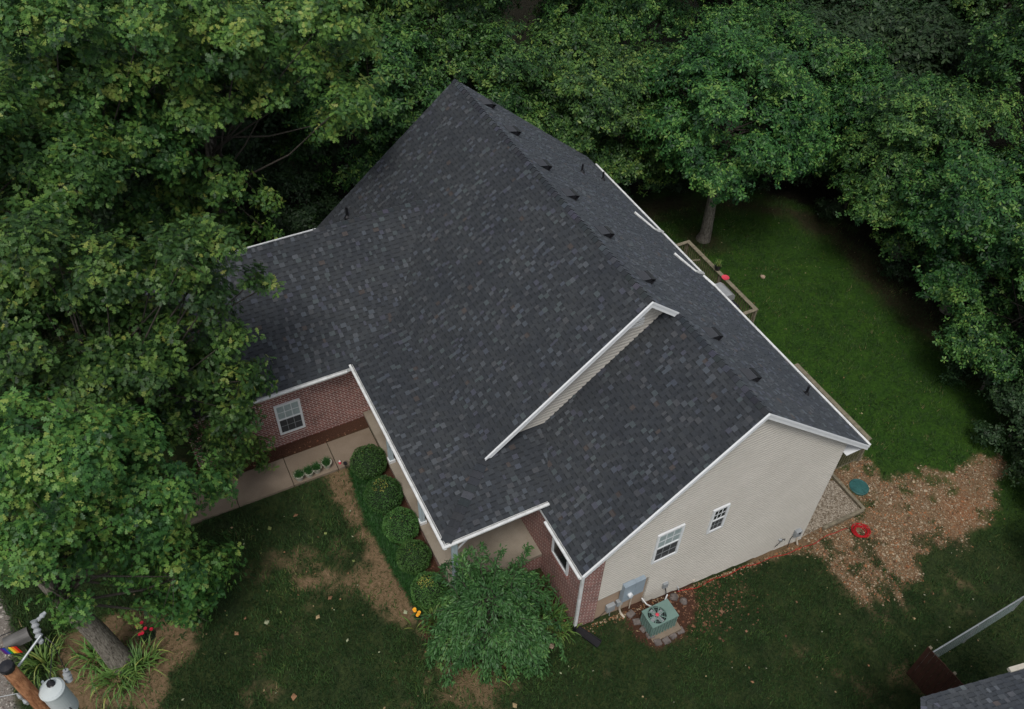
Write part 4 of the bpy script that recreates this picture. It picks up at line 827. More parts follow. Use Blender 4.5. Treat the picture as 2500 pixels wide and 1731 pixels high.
arm = MB().tube([(PX + 0.1, PY + 0.08, 5.85), (PX + 0.55, PY + 0.45, 5.95)], 0.022, 8).build('bracket_arm', M_METAL, up_)
insul('cutout_fuse', (PX + 0.5, PY + 0.38, 5.8), (PX + 0.52, PY + 0.66, 6.15), [0.03, 0.055, 0.03, 0.07, 0.04, 0.07, 0.04, 0.07, 0.04, 0.06], M_GREY2, arm)
insul('cutout_fuse', (PX + 0.56, PY + 0.66, 6.1), (PX + 0.72, PY + 0.76, 6.12), [0.03, 0.04, 0.03, 0.05, 0.035, 0.03], M_GREY2, arm)
MB().tube([(PX + 0.55, PY + 0.4, 5.8), (PX + 0.6, PY + 0.3, 5.6), (tx + 0.03, ty + 0.07, 5.1)], 0.008, 5).build('lead_wire', M_BLACK, up_)
MB().tube([(tx + 0.31, ty + 0.16, 5.1), (PX + 0.66, PY + 0.35, 5.7), (PX + 0.56, PY + 0.5, 5.8)], 0.008, 5).build('lead_wire', M_BLACK, up_)
MB().tube([(PX - 0.1, PY + 0.02, 5.1), (PX - 1.2, PY + 0.35, 5.0), (PX - 6, PY + 1.7, 4.9)], 0.007, 5).build('service_wire', M_METAL, up_)
insul('wire_clamp', (PX - 0.18, PY + 0.02, 5.12), (PX - 0.1, PY - 0.1, 4.85), [0.02, 0.04, 0.02, 0.045, 0.02], M_METAL, up_)
MB().tube([(tx + .1, ty - .18, 4.4), (tx + 0.25, ty - 0.36, 4.35), (tx + 0.1, ty - 0.45, 4.2), (tx - .1, ty - 0.3, 3.8)], 0.012, 5).build('lead_wire', M_BLACK, up_)
mb = empty('mailbox', (-14.0, 5.9, -3.1), 'grey rounded mailbox on a post by the gravel drive', 'mailbox'); mz = float(g(-14, 6)) 
MB().box((-14.08, 5.97, mz - 0.2), (-13.98, 6.07, mz + 0.86)).build('post', M_DECKD, mb)
bx = MB(); prof = [(-0.16, 0)] + [(-0.16 * math.cos(t), 0.2 + 0.12 * math.sin(t)) for t in [k * math.pi / 8 for k in range(9)]] + [(0.16, 0)]
dv = Vector((1, 0.1, 0)).normalized(); sv = Vector((-dv.y, dv.x, 0)); o0 = Vector((-14.32, 6.0, mz + 0.86)); bx.prism([o0 + sv * a + Vector((0, 0, b)) for a, b in prof], dv * 0.62); bx.build('box', M_MAIL, mb)
MB().tube([tuple(o0 + sv * 0.2 + Vector((0, 0, 0.3)) + dv * 0.3 * k - Vector((0, 0, 0.04 * k * k))) for k in range(-3, 2)], 0.014, 5).build('wire_hoop', M_BLACK, mb)
fg = empty('garden_flag', (-14.15, 5.45, -3.1), 'small rainbow striped garden flag at the edge of the gravel drive', 'flag'); fz_ = float(g(-14.15, 5.4)) + 0.35
FL = [(0.45, 0.015, 0.01), (0.75, 0.17, 0.01), (0.75, 0.55, 0.03), (0.01, 0.2, 0.04), (0.02, 0.05, 0.32), (0.09, 0.015, 0.16)]
fv = MB(); fx = Vector((-14.05, 5.78, -2.0)); du = Vector((-0.42, 0.14, 0)); dvv = Vector((0.06, -0.06, -0.3))
for k in range(6):
    p0, p1 = fx + du * k / 6, fx + du * (k + 1) / 6 + Vector((0, 0, 0.01 * math.sin(k))); fv.prism([p0, p1, p1 + dvv, p0 + dvv], (0, 0.004, 0.003), FL[k])
fv.build('cloth', M_SCATTER, fg); MB().tube([tuple(fx + Vector((0, 0, 0.02))), tuple(fx + du * 1.05)], 0.008, 6).build('cross_bar', M_BLACK, fg)
MB().tube([(-14.04, 5.78, mz - 0.1), (-14.04, 5.78, -1.96)], 0.008, 6).build('stake', M_BLACK, fg)

# ------------------------------------------------------------------ leaves
LOBED = np.array([(0, 0), (0.15, 0.025), (0.3, 0.17), (0.4, 0.06), (0.58, 0.29), (0.66, 0.09), (0.84, 0.24), (0.88, 0.08), (1.0, 0.02)])
LITE = np.array([(0, 0), (0.35, 0.16), (0.75, 0.2), (1.0, 0.0)])
BLADE = np.array([(0, 0.03), (0.4, 0.13), (1.0, 0.0), (0.5, 0.0)])[[0, 1, 2]]
def leaves(base, dirs, norms, L, shape, tint, drop=0.25, curl=0.2):
    n = len(base); d = dirs / np.linalg.norm(dirs, axis=1, keepdims=True); s = np.cross(norms, d); s /= np.linalg.norm(s, axis=1, keepdims=True) + 1e-9; nn = np.cross(d, s)
    out = []
    for sg in (1, -1):
        t = shape[:, 0][None, :, None]; wd = shape[:, 1][None, :, None]; Ls = L[:, None, None]
        P = base[:, None, :] + d[:, None, :] * t * Ls + s[:, None, :] * wd * Ls * sg + nn[:, None, :] * (-drop * wd - curl * t * t) * Ls
        out.append(P if sg == 1 else P[:, ::-1])
    V = np.stack(out, 1).reshape(-1, 3); return V, np.repeat(tint, 2)
def unit(v): return v / (np.linalg.norm(v, axis=-1, keepdims=True) + 1e-9)
def crown(R, Rz, H, nl, nros, per, L, shape, seed, flat=0.75, bright=0.0, low=0.35, fixed=None, sig=0.2, bl=None):
    r = np.random.default_rng(seed); lobes = []
    if fixed is not None:
        for a in fixed: lobes.append((np.array(a[:3]) - np.array([0, 0, H]), a[3]))
        nl = len(lobes) + nl
    nfix = len(lobes)
    for i in range(nl - nfix):
        for _ in range(30):
            v = unit(r.normal(size=3)); 
            if v[2] > -low and (fixed is None or v[1] > 0.1): break
        rad = r.uniform(0.5, 0.82); c = v * rad * np.array([R, R, Rz]); lr = r.uniform(0.2, 0.35) * R * (1.2 - 0.5 * rad)
        lobes.append((c, lr * 1.15))
    C = np.array([l[0] for l in lobes]); LR = np.array([l[1] for l in lobes]); ns = int(nros * 0.8) // 5; nros = ns * 5; k = r.choice(nl, ns, p=LR ** 2 / (LR ** 2).sum())
    v = unit(r.normal(size=(ns, 3)) + unit(C[k]) * 0.7 + np.array([0, 0, 0.35])); rr = LR[k] * r.uniform(0.3, 1.15, ns) ** 0.5; sp_t = r.normal(0, 0.19, ns)
    P = C[k] + v * rr[:, None] * np.array([1, 1, flat]); k = np.repeat(k, 5); v = np.repeat(v, 5, 0); P = np.repeat(P, 5, 0) + r.normal(0, 1, (nros, 3)) * np.array([sig, sig, sig * 0.6]); sp_t = np.repeat(sp_t, 5)
    ax = unit(v * 0.8 + unit(P) * 0.35 + np.array([0, 0, 0.75]) + r.normal(0, 0.25, (nros, 3)))
    e1 = unit(np.cross(ax, r.normal(size=(nros, 3)))); e2 = np.cross(ax, e1)
    idx = np.repeat(np.arange(nros), per); m = len(idx); ph = np.tile(np.arange(per), nros) * 2 * np.pi / per + r.uniform(0, 0.7, m); el = r.uniform(-0.35, 0.75, m)
    d = (e1[idx] * np.cos(ph)[:, None] + e2[idx] * np.sin(ph)[:, None]) * np.cos(el)[:, None] + ax[idx] * np.sin(el)[:, None]; d[:, 2] -= 0.25
    off = ax[idx] * r.uniform(-0.09, 0.03, m)[:, None]; Ls = L * r.uniform(0.65, 1.2, m)
    rt = np.clip(r.normal(0.42 + bright, 0.1, nros) + sp_t, 0, 1)[idx]; lt = np.clip(rt + r.normal(0, 0.14, m), 0, 0.93); yel = r.random(m) < 0.008; lt[yel] = 1.0
    nrm = unit(ax[idx] + r.normal(0, 0.3, (m, 3)))
    V, T = leaves(P[idx] + off + d * 0.02, d, nrm, Ls, shape, lt); V[:, 2] += H
    return V, T, C + np.array([0, 0, H]), LR, P + np.array([0, 0, H])
def wood(H, C, LR, P, tr, seed, lean=(0, 0)):
    r = np.random.default_rng(seed); t = MB(); top = Vector((lean[0], lean[1], H * 0.98)); zs = [-0.6, 0, 0.4, H * 0.25, H * 0.5, H * 0.75, H]
    path = [Vector((lean[0] * (z / H) ** 1.3 if z > 0 else 0, lean[1] * (z / H) ** 1.3 if z > 0 else 0, z)) + Vector((r.normal(0, 0.04), r.normal(0, 0.04), 0)) for z in zs]
    t.tube(path, [tr * 1.6, tr * 1.35, tr * 1.05, tr * 0.9, tr * 0.75, tr * 0.55, tr * 0.3], 12)
    l = MB()
    for c, lr in zip(C, LR):
        c = Vector(c); z = H * r.uniform(0.5, 0.95); f = z / H; a = Vector((lean[0] * f ** 1.3, lean[1] * f ** 1.3, z)); mid = a.lerp(c, 0.5) + Vector((r.normal(0, 0.15), r.normal(0, 0.15), -0.15))
        l.tube([a, mid, c], [tr * 0.17, tr * 0.1, tr * 0.04], 6, cap=False)
    k = r.choice(len(P), min(260, len(P)), replace=False)
    for i in k:
        p = P[i]; j = np.argmin(((C - p) ** 2).sum(1)); c = Vector(C[j]); p = Vector(p); l.tube([c, c.lerp(p, 0.55) + Vector((r.normal(0, .1), r.normal(0, .1), 0.05)), p], [0.014, 0.009, 0.004], 4, cap=False)
    return t, l
PROTO = {}
# crown masses of the four big oaks, measured from each trunk base: x, y, z, radius
NEAR_L = [(0.95, 0.48, 9.31, 0.8), (1.48, -0.05, 8.72, 0.95), (2.24, 0.98, 7.06, 0.92), (2.37, -0.04, 6.57, 0.97), (3.25, 0.68, 5.27, 0.91), (0.06, 0.27, 7.97, 0.67), (-0.25, -0.5, 6.81, 0.79), (0.31, 0.16, 5.43, 0.72), (-0.16, -0.32, 4.15, 0.62), (1.62, 0.82, 3.81, 1.15), (2.15, -0.0, 3.0, 1.03), (2.91, 0.27, 2.45, 0.79), (1.51, 0.3, 2.07, 0.8), (2.22, -0.11, 1.68, 0.6), (1.41, 0.63, 6.3, 1.0), (0.46, 0.26, 6.87, 0.92), (3.85, 0.84, 5.27, 0.55), (1.14, 0.36, 5.03, 0.73), (-0.45, 0.3, 6.9, 0.58)]
WING_L = [(-1.05, -0.31, 7.85, 0.74), (0.39, -0.68, 7.05, 1.05), (0.74, 0.35, 4.63, 0.82), (1.56, -0.66, 6.97, 0.93), (2.48, 0.05, 5.49, 0.92), (3.3, -0.25, 5.93, 0.71), (3.95, -0.99, 5.55, 0.57), (2.56, -0.16, 3.93, 1.02), (2.9, -0.44, 2.83, 0.77), (3.58, -0.06, 1.31, 0.59), (3.47, -0.78, 4.43, 0.53), (1.42, -0.18, 4.36, 0.81), (-0.24, 0.09, 7.08, 0.76), (-0.11, -0.53, 5.74, 0.71), (0.27, 0.28, 10.76, 0.79), (1.66, 0.08, 9.69, 0.89), (3.86, 0.14, 8.39, 0.66), (4.79, -0.57, 8.55, 0.39), (5.35, -0.52, 8.33, 0.19), (3.79, -0.08, 7.35, 0.54), (3.84, -0.79, 7.07, 0.58), (1.85, 0.24, 7.58, 0.86), (0.79, -0.04, 6.83, 0.96), (-0.61, -0.87, 9.09, 0.63), (3.85, -1.12, 5.82, 0.5), (4.38, -0.82, 10.05, 0.37), (2.73, -0.18, 8.97, 0.64), (0.69, 0.3, 8.84, 0.66), (0.79, 0.52, 10.16, 0.64), (3.44, -0.9, 10.15, 0.53), (3.02, -0.15, 10.07, 0.5), (2.39, 0.51, 9.35, 0.56), (4.01, -0.54, 10.31, 0.41), (3.18, -0.59, 9.24, 0.5), (4.09, -0.57, 9.66, 0.37), (3.67, -0.93, 8.69, 0.46), (3.09, 0.32, 5.74, 0.57), (2.75, -0.21, 7.49, 0.58)]
TLA_L = [(0.76, -1.36, 12.29, 1.25), (1.75, -2.09, 12.51, 1.02), (2.72, -0.84, 11.68, 1.07), (3.91, -2.39, 12.26, 1.01), (4.51, -1.45, 10.35, 0.91), (2.87, -1.26, 8.48, 0.94), (0.87, -1.78, 9.03, 1.03), (1.37, -1.14, 9.61, 0.93), (0.33, -1.4, 10.51, 0.91), (-0.81, -0.65, 7.69, 0.86), (1.3, -1.62, 7.39, 0.78), (3.33, -1.49, 7.62, 1.01), (2.09, -0.98, 5.48, 0.82), (-1.43, -1.89, 6.3, 0.74), (-0.35, -0.98, 4.95, 0.71), (2.64, -1.31, 10.18, 0.92)]
TLB_L = [(0.74, -1.44, 11.5, 1.18), (1.82, -2.38, 10.96, 1.05), (3.5, -1.56, 10.76, 1.09), (4.31, -3.32, 11.63, 0.93), (5.14, -2.61, 10.12, 0.81), (3.9, -2.2, 9.64, 0.82), (4.76, -3.3, 8.89, 0.76), (4.23, -2.31, 7.55, 0.51), (2.53, -1.89, 8.68, 0.78), (1.51, -0.78, 8.63, 1.09), (0.01, -1.68, 8.61, 1.0), (0.26, -1.33, 5.91, 0.94), (1.54, -1.24, 4.59, 0.54), (1.32, -1.85, 3.73, 0.36), (0.37, -0.96, 3.34, 0.62), (-1.26, -1.05, 3.8, 0.85), (-0.82, -0.62, 5.24, 0.84)]

def proto(key, R, Rz, H, nl, nros, per, L, shape, mat, tr, seed, lean=(0, 0), **kw):
    V, T, C, LR, P = crown(R, Rz, H, nl, nros, per, L, shape, seed, **kw); sh = np.array([lean[0], lean[1], 0]) * (0 if kw.get('fixed') is not None else 1); V += sh; C = C + sh; P = P + sh
    t, l = wood(H, C, LR, P, tr, seed, lean)
    def mk(m, nm, mt):
        me = bpy.data.meshes.new(nm); me.from_pydata(m.v, [], m.f); me.materials.append(mt); me.polygons.foreach_set('use_smooth', [True] * len(me.polygons)); return me
    PROTO[key] = (np_mesh(key + '_crown', V, len(shape), mat, T), mk(t, key + '_trunk', M_BARK), mk(l, key + '_limbs', M_TWIG), H)
def tree(key, x, y, label, group=None, s=1.0, rot=0.0, name='oak_tree', dz=0.0, sz=None, cat='tree'):
    cm, tm, lm, H = PROTO[key]; r = bpy.data.objects.new(name, None); COL.objects.link(r); r.location = (x, y, float(g(x, y)) + dz); r.rotation_euler = (0, 0, rot); r.scale = (s, s, sz or s); tag(r, label, cat, group)
    for nm, me in (('trunk', tm), ('limbs', lm), ('crown', cm)):
        o = bpy.data.objects.new(nm, me); COL.objects.link(o); o.parent = r
    return r
proto('near', 3.0, 2.4, 6.6, 8, 4300, 8, 0.2, LOBED, M_OAK, 0.31, 11, (-0.9, 0.5), flat=0.85, bright=0.06, low=0.3, fixed=NEAR_L, sig=0.17)
proto('wing', 3.2, 2.8, 7.2, 10, 7200, 8, 0.2, LOBED, M_OAK, 0.28, 12, (0.5, 0.3), flat=0.85, low=0.3, bright=-0.08, fixed=WING_L, sig=0.17)
proto('top_a', 4.2, 3.4, 8.4, 16, 6400, 8, 0.235, LOBED, M_OAK, 0.3, 21, (0.2, 0.3), flat=0.85, low=0.4, fixed=TLA_L)
proto('top_b', 4.2, 3.2, 7.8, 16, 7200, 8, 0.235, LOBED, M_OAK, 0.3, 22, (0.6, 0.3), flat=0.85, low=0.4, fixed=TLB_L, bright=0.05)
proto('oak_a', 3.8, 3.5, 8.3, 30, 4600, 7, 0.21, LOBED, M_OAK, 0.28, 23, (0, 0), flat=0.65, low=0.5, bright=-0.1)
proto('wood_a', 4.4, 4.6, 8.4, 46, 9000, 7, 0.165, LITE, M_WOODS, 0.24, 14, flat=0.55, low=0.6)
proto('wood_b', 3.8, 4.2, 7.2, 38, 8000, 7, 0.15, LITE, M_WOODS, 0.22, 15, flat=0.6, low=0.8)
proto('edge', 4.2, 4.8, 4.7, 48, 10000, 7, 0.155, LITE, M_WOODS, 0.22, 18, flat=0.5, low=0.85, bright=0.03)
proto('edge_b', 3.9, 4.8, 5.2, 42, 9000, 7, 0.175, LITE, M_WOODS, 0.22, 19, flat=0.6, low=0.7)
proto('yard', 4.1, 4.0, 6.9, 60, 11500, 7, 0.165, LITE, M_WOODS, 0.27, 16, (0.2, 0.3), flat=0.6, low=0.75, bright=0.02)
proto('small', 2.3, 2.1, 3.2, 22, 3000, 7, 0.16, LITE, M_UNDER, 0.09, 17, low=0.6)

tree('near', -11.8, 4.75, 'large oak leaning over the front lawn beside the gravel drive, its trunk ringed with lilies', rot=0.0)
tree('wing', -10.3, 9.0, 'oak whose branches hang over the brick garage wing', rot=0.0)
tree('top_a', -9.6, 18.2, 'broad oak behind the garage wing in the top left of the photo')
tree('top_b', -5.0, 18.6, 'tall oak behind the house, just left of the main roof peak', rot=0.0)
tree('oak_a', -14.6, 11.2, 'oak at the left edge behind the near oak', rot=3.0, s=1.05)
tree('oak_a', -11.9, 14.6, 'dark oak at the left edge above the gravel drive', rot=0.6, s=1.1)
tree('yard', 16.15, 15.49, 'tree with a bare grey trunk standing on the back lawn by the deck', rot=0.0, name='yard_tree')
SPEC = [('edge_b', 2.3, 22.2, 'leafy tree directly behind the main roof peak', 1.0, .3), ('edge', 6.6, 21.2, 'leafy tree behind the middle of the rear eave', 1.0, 1.3), ('edge_b', 10.6, 20.6, 'leafy tree left of the back lawn trunk', 1.0, 2.2),
        ('edge', 13.4, 20.2, 'dark leafy tree just behind the back lawn trunk', 0.95, 4.4), ('edge', 19.0, 19.6, 'leafy tree at the far left corner of the back lawn', 1.0, 3.1), ('edge', 23.6, 18.6, 'leafy tree at the far corner of the back lawn', 0.95, 4.0),
        ('edge_b', 25.4, 14.6, 'leafy tree beyond the bend of the brown path', 0.9, 0.1), ('edge', 24.4, 11.0, 'large leafy tree on the right side of the back lawn', 1.0, 5.0), ('edge_b', 23.8, 7.2, 'leafy tree overhanging the brown path edge at right', 1.0, 0.8), ('edge', 22.9, 3.2, 'leafy tree at the right photo edge above the leaf covered ground', 0.95, 1.9), ('edge_b', 23.2, -1.0, 'leafy tree at the right photo edge level with the hose', 0.95, 3.3)]
for k_, x, y, lb, s, rt in SPEC: tree(k_, x, y, lb, s=s, rot=rt, name='woodland_tree')
r2 = np.random.default_rng(5); cnt = 0
FP = np.array(FOREST)
for gx in np.arange(-26, 52, 6.2):
    for gy in np.arange(-6, 62, 6.2):
        x, y = gx + r2.uniform(-1.8, 1.8), gy + r2.uniform(-1.8, 1.8)
        if sdf(np.array([x]), np.array([y]), FOREST)[0] > -3.5: continue
        if y < 24.5 and -8 < x < 17: continue
        if x < -4 and y < 24: continue
        if min((x - a[1]) ** 2 + (y - a[2]) ** 2 for a in SPEC) < 20: continue
        if 25.5 < x < 34 and 15.5 < y < 27: continue
        # only what this view can reach
        dx, dy = x + 7.47, y + 9.46; fwd = dx * 0.475 + dy * 0.88; sidev = dx * 0.88 - dy * 0.475
        if fwd < 4 or fwd > 50 or abs(sidev) > fwd * 0.9 + 9: continue
        tree(('wood_a', 'wood_b')[int(r2.integers(0, 2))], x, y, 'broadleaf tree in the dense woods behind the back lawn and house', 'woodland trees behind the house', s=r2.uniform(0.85, 1.15), rot=r2.uniform(0, 6.28), name='woodland_tree'); cnt += 1
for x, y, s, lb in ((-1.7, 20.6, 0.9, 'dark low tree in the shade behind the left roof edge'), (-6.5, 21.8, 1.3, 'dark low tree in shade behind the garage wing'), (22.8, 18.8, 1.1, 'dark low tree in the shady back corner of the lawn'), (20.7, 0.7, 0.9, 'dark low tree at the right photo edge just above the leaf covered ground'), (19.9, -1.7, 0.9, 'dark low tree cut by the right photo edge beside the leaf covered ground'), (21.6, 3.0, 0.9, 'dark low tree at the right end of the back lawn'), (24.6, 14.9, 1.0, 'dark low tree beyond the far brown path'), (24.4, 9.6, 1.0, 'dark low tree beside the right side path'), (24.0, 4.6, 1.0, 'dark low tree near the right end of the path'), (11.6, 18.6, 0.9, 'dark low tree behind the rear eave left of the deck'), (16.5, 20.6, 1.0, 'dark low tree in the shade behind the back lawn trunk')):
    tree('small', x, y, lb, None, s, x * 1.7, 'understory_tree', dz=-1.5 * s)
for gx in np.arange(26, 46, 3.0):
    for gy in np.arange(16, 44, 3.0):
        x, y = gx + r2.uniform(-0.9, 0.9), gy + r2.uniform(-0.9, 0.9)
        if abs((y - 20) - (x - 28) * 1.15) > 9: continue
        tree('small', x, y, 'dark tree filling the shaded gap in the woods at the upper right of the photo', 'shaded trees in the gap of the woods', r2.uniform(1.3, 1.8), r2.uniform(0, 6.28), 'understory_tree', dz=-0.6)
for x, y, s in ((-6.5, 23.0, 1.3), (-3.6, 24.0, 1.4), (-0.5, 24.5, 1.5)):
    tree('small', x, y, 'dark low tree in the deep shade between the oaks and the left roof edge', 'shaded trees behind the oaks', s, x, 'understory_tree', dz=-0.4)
tree('small', 17.2, -5.0, 'small bushy tree cut by the right photo edge beyond the chain link fence', None, 0.75, 1.0, 'understory_tree')

# ------------------------------------------------------------------ boxwood balls, border grass, lilies, weeping tree, pots
def ball(x, y, lb, rad, seed):
    r = np.random.default_rng(seed); cz = float(g(x, y)) + rad * 0.86; ro = empty('boxwood_shrub', (x, y, float(g(x, y))), lb, 'shrub', 'round boxwoods along the porch'); n = 6500
    v = unit(r.normal(size=(n, 3))); v = v[v[:, 2] > -0.75]; n = len(v); bumpy = 1 + 0.05 * np.sin(v[:, 0] * 7 + seed) * np.sin(v[:, 1] * 6) + r.normal(0, 0.02, n)
    P = np.array([x, y, cz]) + v * (rad * bumpy)[:, None] * np.array([1, 1, 0.92]); d = unit(v + r.normal(0, 0.75, (n, 3))); nr_ = unit(v + r.normal(0, 0.5, (n, 3)))
    pt = np.clip(r.normal(0.45, 0.2, n) + 0.1 * np.sin(v[:, 0] * 9 + seed), 0, 0.9); hot = (v[:, 2] > 0.55) & (r.random(n) < (0.35 if seed in (2, 5) else 0.04)) & (np.hypot(v[:, 0] + .1, v[:, 1] - .1) < 0.45); pt[hot] = 1
    V, T = leaves(P, d, nr_, r.uniform(0.035, 0.06, n), LITE, pt); me = np_mesh('foliage', V, 4, M_BOX, T); link('foliage', me, ro)
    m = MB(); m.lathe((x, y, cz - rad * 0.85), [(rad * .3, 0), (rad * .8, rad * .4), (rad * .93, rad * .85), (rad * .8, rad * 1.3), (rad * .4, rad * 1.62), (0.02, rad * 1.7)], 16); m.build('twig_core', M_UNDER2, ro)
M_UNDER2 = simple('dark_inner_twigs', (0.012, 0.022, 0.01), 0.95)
for i, (x, y, lb) in enumerate(((-3.32, 7.8, 'round clipped boxwood nearest the brick wing beside the path'), (-3.33, 6.42, 'round boxwood second from the path, with yellowing top'), (-3.25, 5.18, 'round boxwood in the middle of the porch row'), (-3.3, 4.04, 'round boxwood second from the weeping tree'), (-3.32, 2.85, 'round boxwood with yellow patches beside the weeping tree'))):
    ball(x, y, lb, (0.56, 0.57, 0.53, 0.49, 0.5)[i], i + 1)
def blades(B, az, L, wd, lean, tint, segs=3):
    n = len(B); out = []; d = np.stack([np.cos(az), np.sin(az), np.zeros(n)], 1); s = np.stack([-np.sin(az), np.cos(az), np.zeros(n)], 1); pts = []
    for k in range(segs + 1):
        t = k / segs; a = lean * t * 1.6; pts.append((B + d * (L * np.sin(np.minimum(a, 2.4)) * t * 0.75)[:, None] + np.array([0, 0, 1]) * (L * t * np.cos(np.minimum(a, 2.2)) * 0.9 + 0.25 * L * t)[:, None], wd * (1 - t ** 2) + 0.0015))
    for k in range(segs):
        (p, w0), (q, w1) = pts[k], pts[k + 1]; out.append(np.stack([p - s * np.reshape(w0, (-1, 1)), p + s * np.reshape(w0, (-1, 1)), q + s * np.reshape(w1, (-1, 1)), q - s * np.reshape(w1, (-1, 1))], 1))
    return np.stack(out, 1).reshape(-1, 3), np.repeat(tint, segs)
# border grass along the bed
edge = np.array([(-3.87, 8.15), (-3.98, 7.4), (-4.04, 6.5), (-4.02, 5.6), (-3.98, 4.6), (-3.95, 3.9), (-3.85, 3.1), (-3.75, 2.5)]); n = 9000
t = rng.uniform(0, len(edge) - 1.001, n); i = t.astype(int); f = (t - i)[:, None]; B = edge[i] * (1 - f) + edge[i + 1] * f; B = B + np.stack([np.abs(rng.normal(0.0, 0.3, n)), rng.normal(0, 0.1, n)], 1); B3 = np.c_[B, g(B[:, 0], B[:, 1])]
V, T = blades(B3, rng.uniform(0, 6.28, n), rng.uniform(0.14, 0.32, n), 0.008, rng.uniform(0.3, 1.3, n), np.clip(rng.normal(0.25, 0.15, n), 0, 0.8), 2)
M_LIRI = mk_leaf('border_grass_blades', [(0.0, (0.014, 0.05, 0.012)), (0.5, (0.035, 0.11, 0.024)), (1.0, (0.08, 0.18, 0.035))], 0.5, 0.15, 0.3, False)
tag(link('border_grass', np_mesh('border_grass', V, 4, M_LIRI, T)), 'dense dark green border grass edging the boxwood bed', 'border grass', kind='stuff')
def lily(x, y, lb, n=70, L=0.55, gp=None, col=M_LILY, s=0.16):
    ro = empty('lily_clump', (x, y, float(g(x, y))), lb, 'plant', gp); B = np.stack([x + rng.normal(0, s, n), y + rng.normal(0, s, n), np.full(n, float(g(x, y)))], 1)
    V, T = blades(B, np.arctan2(B[:, 1] - y, B[:, 0] - x) + rng.normal(0, 0.7, n), rng.uniform(0.6, 1.25, n) * L * 1.22, 0.02, rng.uniform(0.5, 1.35, n), np.clip(rng.normal(0.45, 0.22, n), 0, 1), 5)
    link('leaves', np_mesh('leaves', V, 4, col, T), ro); return ro
lily(-13.72, 5.6, 'lily clump between the mailbox and the utility pole', 110, 0.62, 'daylily clumps near the drive', s=0.22)
lily(-12.42, 5.1, 'lily clump on the left side of the near oak trunk', 90, 0.55, 'daylily clumps near the drive', s=0.2)
lily(-11.95, 4.25, 'lily clump in front of the near oak trunk', 130, 0.58, 'daylily clumps near the drive', s=0.26)
lily(-11.35, 4.38, 'lily clump on the right side of the near oak trunk', 110, 0.55, 'daylily clumps near the drive', s=0.2)
lily(-0.3, 0.85, 'lily clump between the weeping tree and the brick corner', 110, 0.5, 'daylily clumps by the brick corner', s=0.24)
lily(-0.28, 0.3, 'yellowing lily clump at the foot of the brick corner', 70, 0.38, 'daylily clumps by the brick corner', s=0.16)
lily(-3.45, 2.05, 'lily clump left of the weeping tree', 100, 0.5, 'daylily clumps left of the weeping tree', s=0.24)
lily(-3.4, 1.2, 'lily clump below the left side of the weeping tree', 90, 0.5, 'daylily clumps left of the weeping tree', s=0.22)
lily(-2.4, 0.2, 'lily clump at the lower edge of the weeping tree', 90, 0.45, 'daylily clumps left of the weeping tree', s=0.3)
def flowers(name, x, y, h, n, mat, lb, cat, sp):
    ro = empty(name, (x, y, float(g(x, y))), lb, cat); m = MB(); st = MB()
    st.lathe((x, y, float(g(x, y)) - 0.02), [(sp * 2.2, 0), (sp * 1.6, 0.03)], 8)
    for k in range(n):
        a, b = x + random.uniform(-1.5, 1.5) * sp, y + random.uniform(-1.7, 1.7) * sp; z = float(g(a, b)) + h * random.uniform(0.7, 1.1); m.lathe((a, b, z), [(0.02, 0), (0.055, 0.03), (0.05, 0.05), (0.01, 0.045)], 7); st.tube([(a, b, float(g(a, b))), (a, b, z)], 0.004, 4)
    m.build('blossom', mat, ro); st.build('stem', M_UNDER2, ro); return ro
flowers('yellow_flowers', -3.85, 2.42, 0.25, 7, M_YELLOW, 'yellow flowers at the edge of the bed left of the weeping tree', 'flowers', 0.07)
fr_ = flowers('rose_bush', -11.0, 5.25, 0.45, 7, M_ROSE, 'small bush with red blooms right of the near oak trunk', 'rose bush', 0.14)
n = 500; v = unit(rng.normal(size=(n, 3))); P = np.array([-11.0, 5.25, float(g(-11, 5.25)) + 0.22]) + v * np.array([0.25, 0.25, 0.2]) * rng.uniform(0.6, 1, (n, 1)); V, T = leaves(P, unit(v + rng.normal(0, .6, (n, 3))), v, rng.uniform(0.03, 0.06, n), LITE, rng.uniform(0, 0.7, n)); link('foliage', np_mesh('foliage', V, 4, M_UNDER, T), fr_)
for x, y, lb in ((-5.5, 8.38, 'cream pot of grass at the left end of the row on the path'), (-5.18, 8.38, 'cream pot of grass second from the left on the path'), (-4.9, 8.42, 'cream pot of grass second from the right on the path'), (-4.54, 8.46, 'cream pot of grass at the right end of the row on the path')):
    ro = empty('potted_plant', (x, y, -2.83), lb, 'pot plant', 'pots along the path'); MB().lathe((x, y, -2.828), [(0.1, 0), (0.155, 0.2), (0.175, 0.25), (0.15, 0.245), (0.13, 0.2)], 18).build('pot', M_POT, ro)
    n = 260; B = np.stack([x + rng.normal(0, 0.05, n), y + rng.normal(0, 0.05, n), np.full(n, -2.62)], 1); V, T = blades(B, rng.uniform(0, 6.28, n), rng.uniform(0.12, 0.24, n), 0.006, rng.uniform(0.2, 1.2, n), np.clip(rng.normal(0.3, 0.15, n), 0, 0.8), 3); link('leaves', np_mesh('leaves', V, 4, M_LIRI, T), ro)
n = 90; B = np.stack([12.15 + rng.normal(0, 0.04, n), 10.1 + rng.normal(0, 0.04, n), np.full(n, RZ + 0.18)], 1); V, T = blades(B, rng.uniform(0, 6.28, n), rng.uniform(0.12, 0.3, n), 0.01, rng.uniform(0.1, 0.9, n), rng.uniform(0.5, 1, n), 3); link('leaves', np_mesh('leaves', V, 4, M_LILY, T), pp)
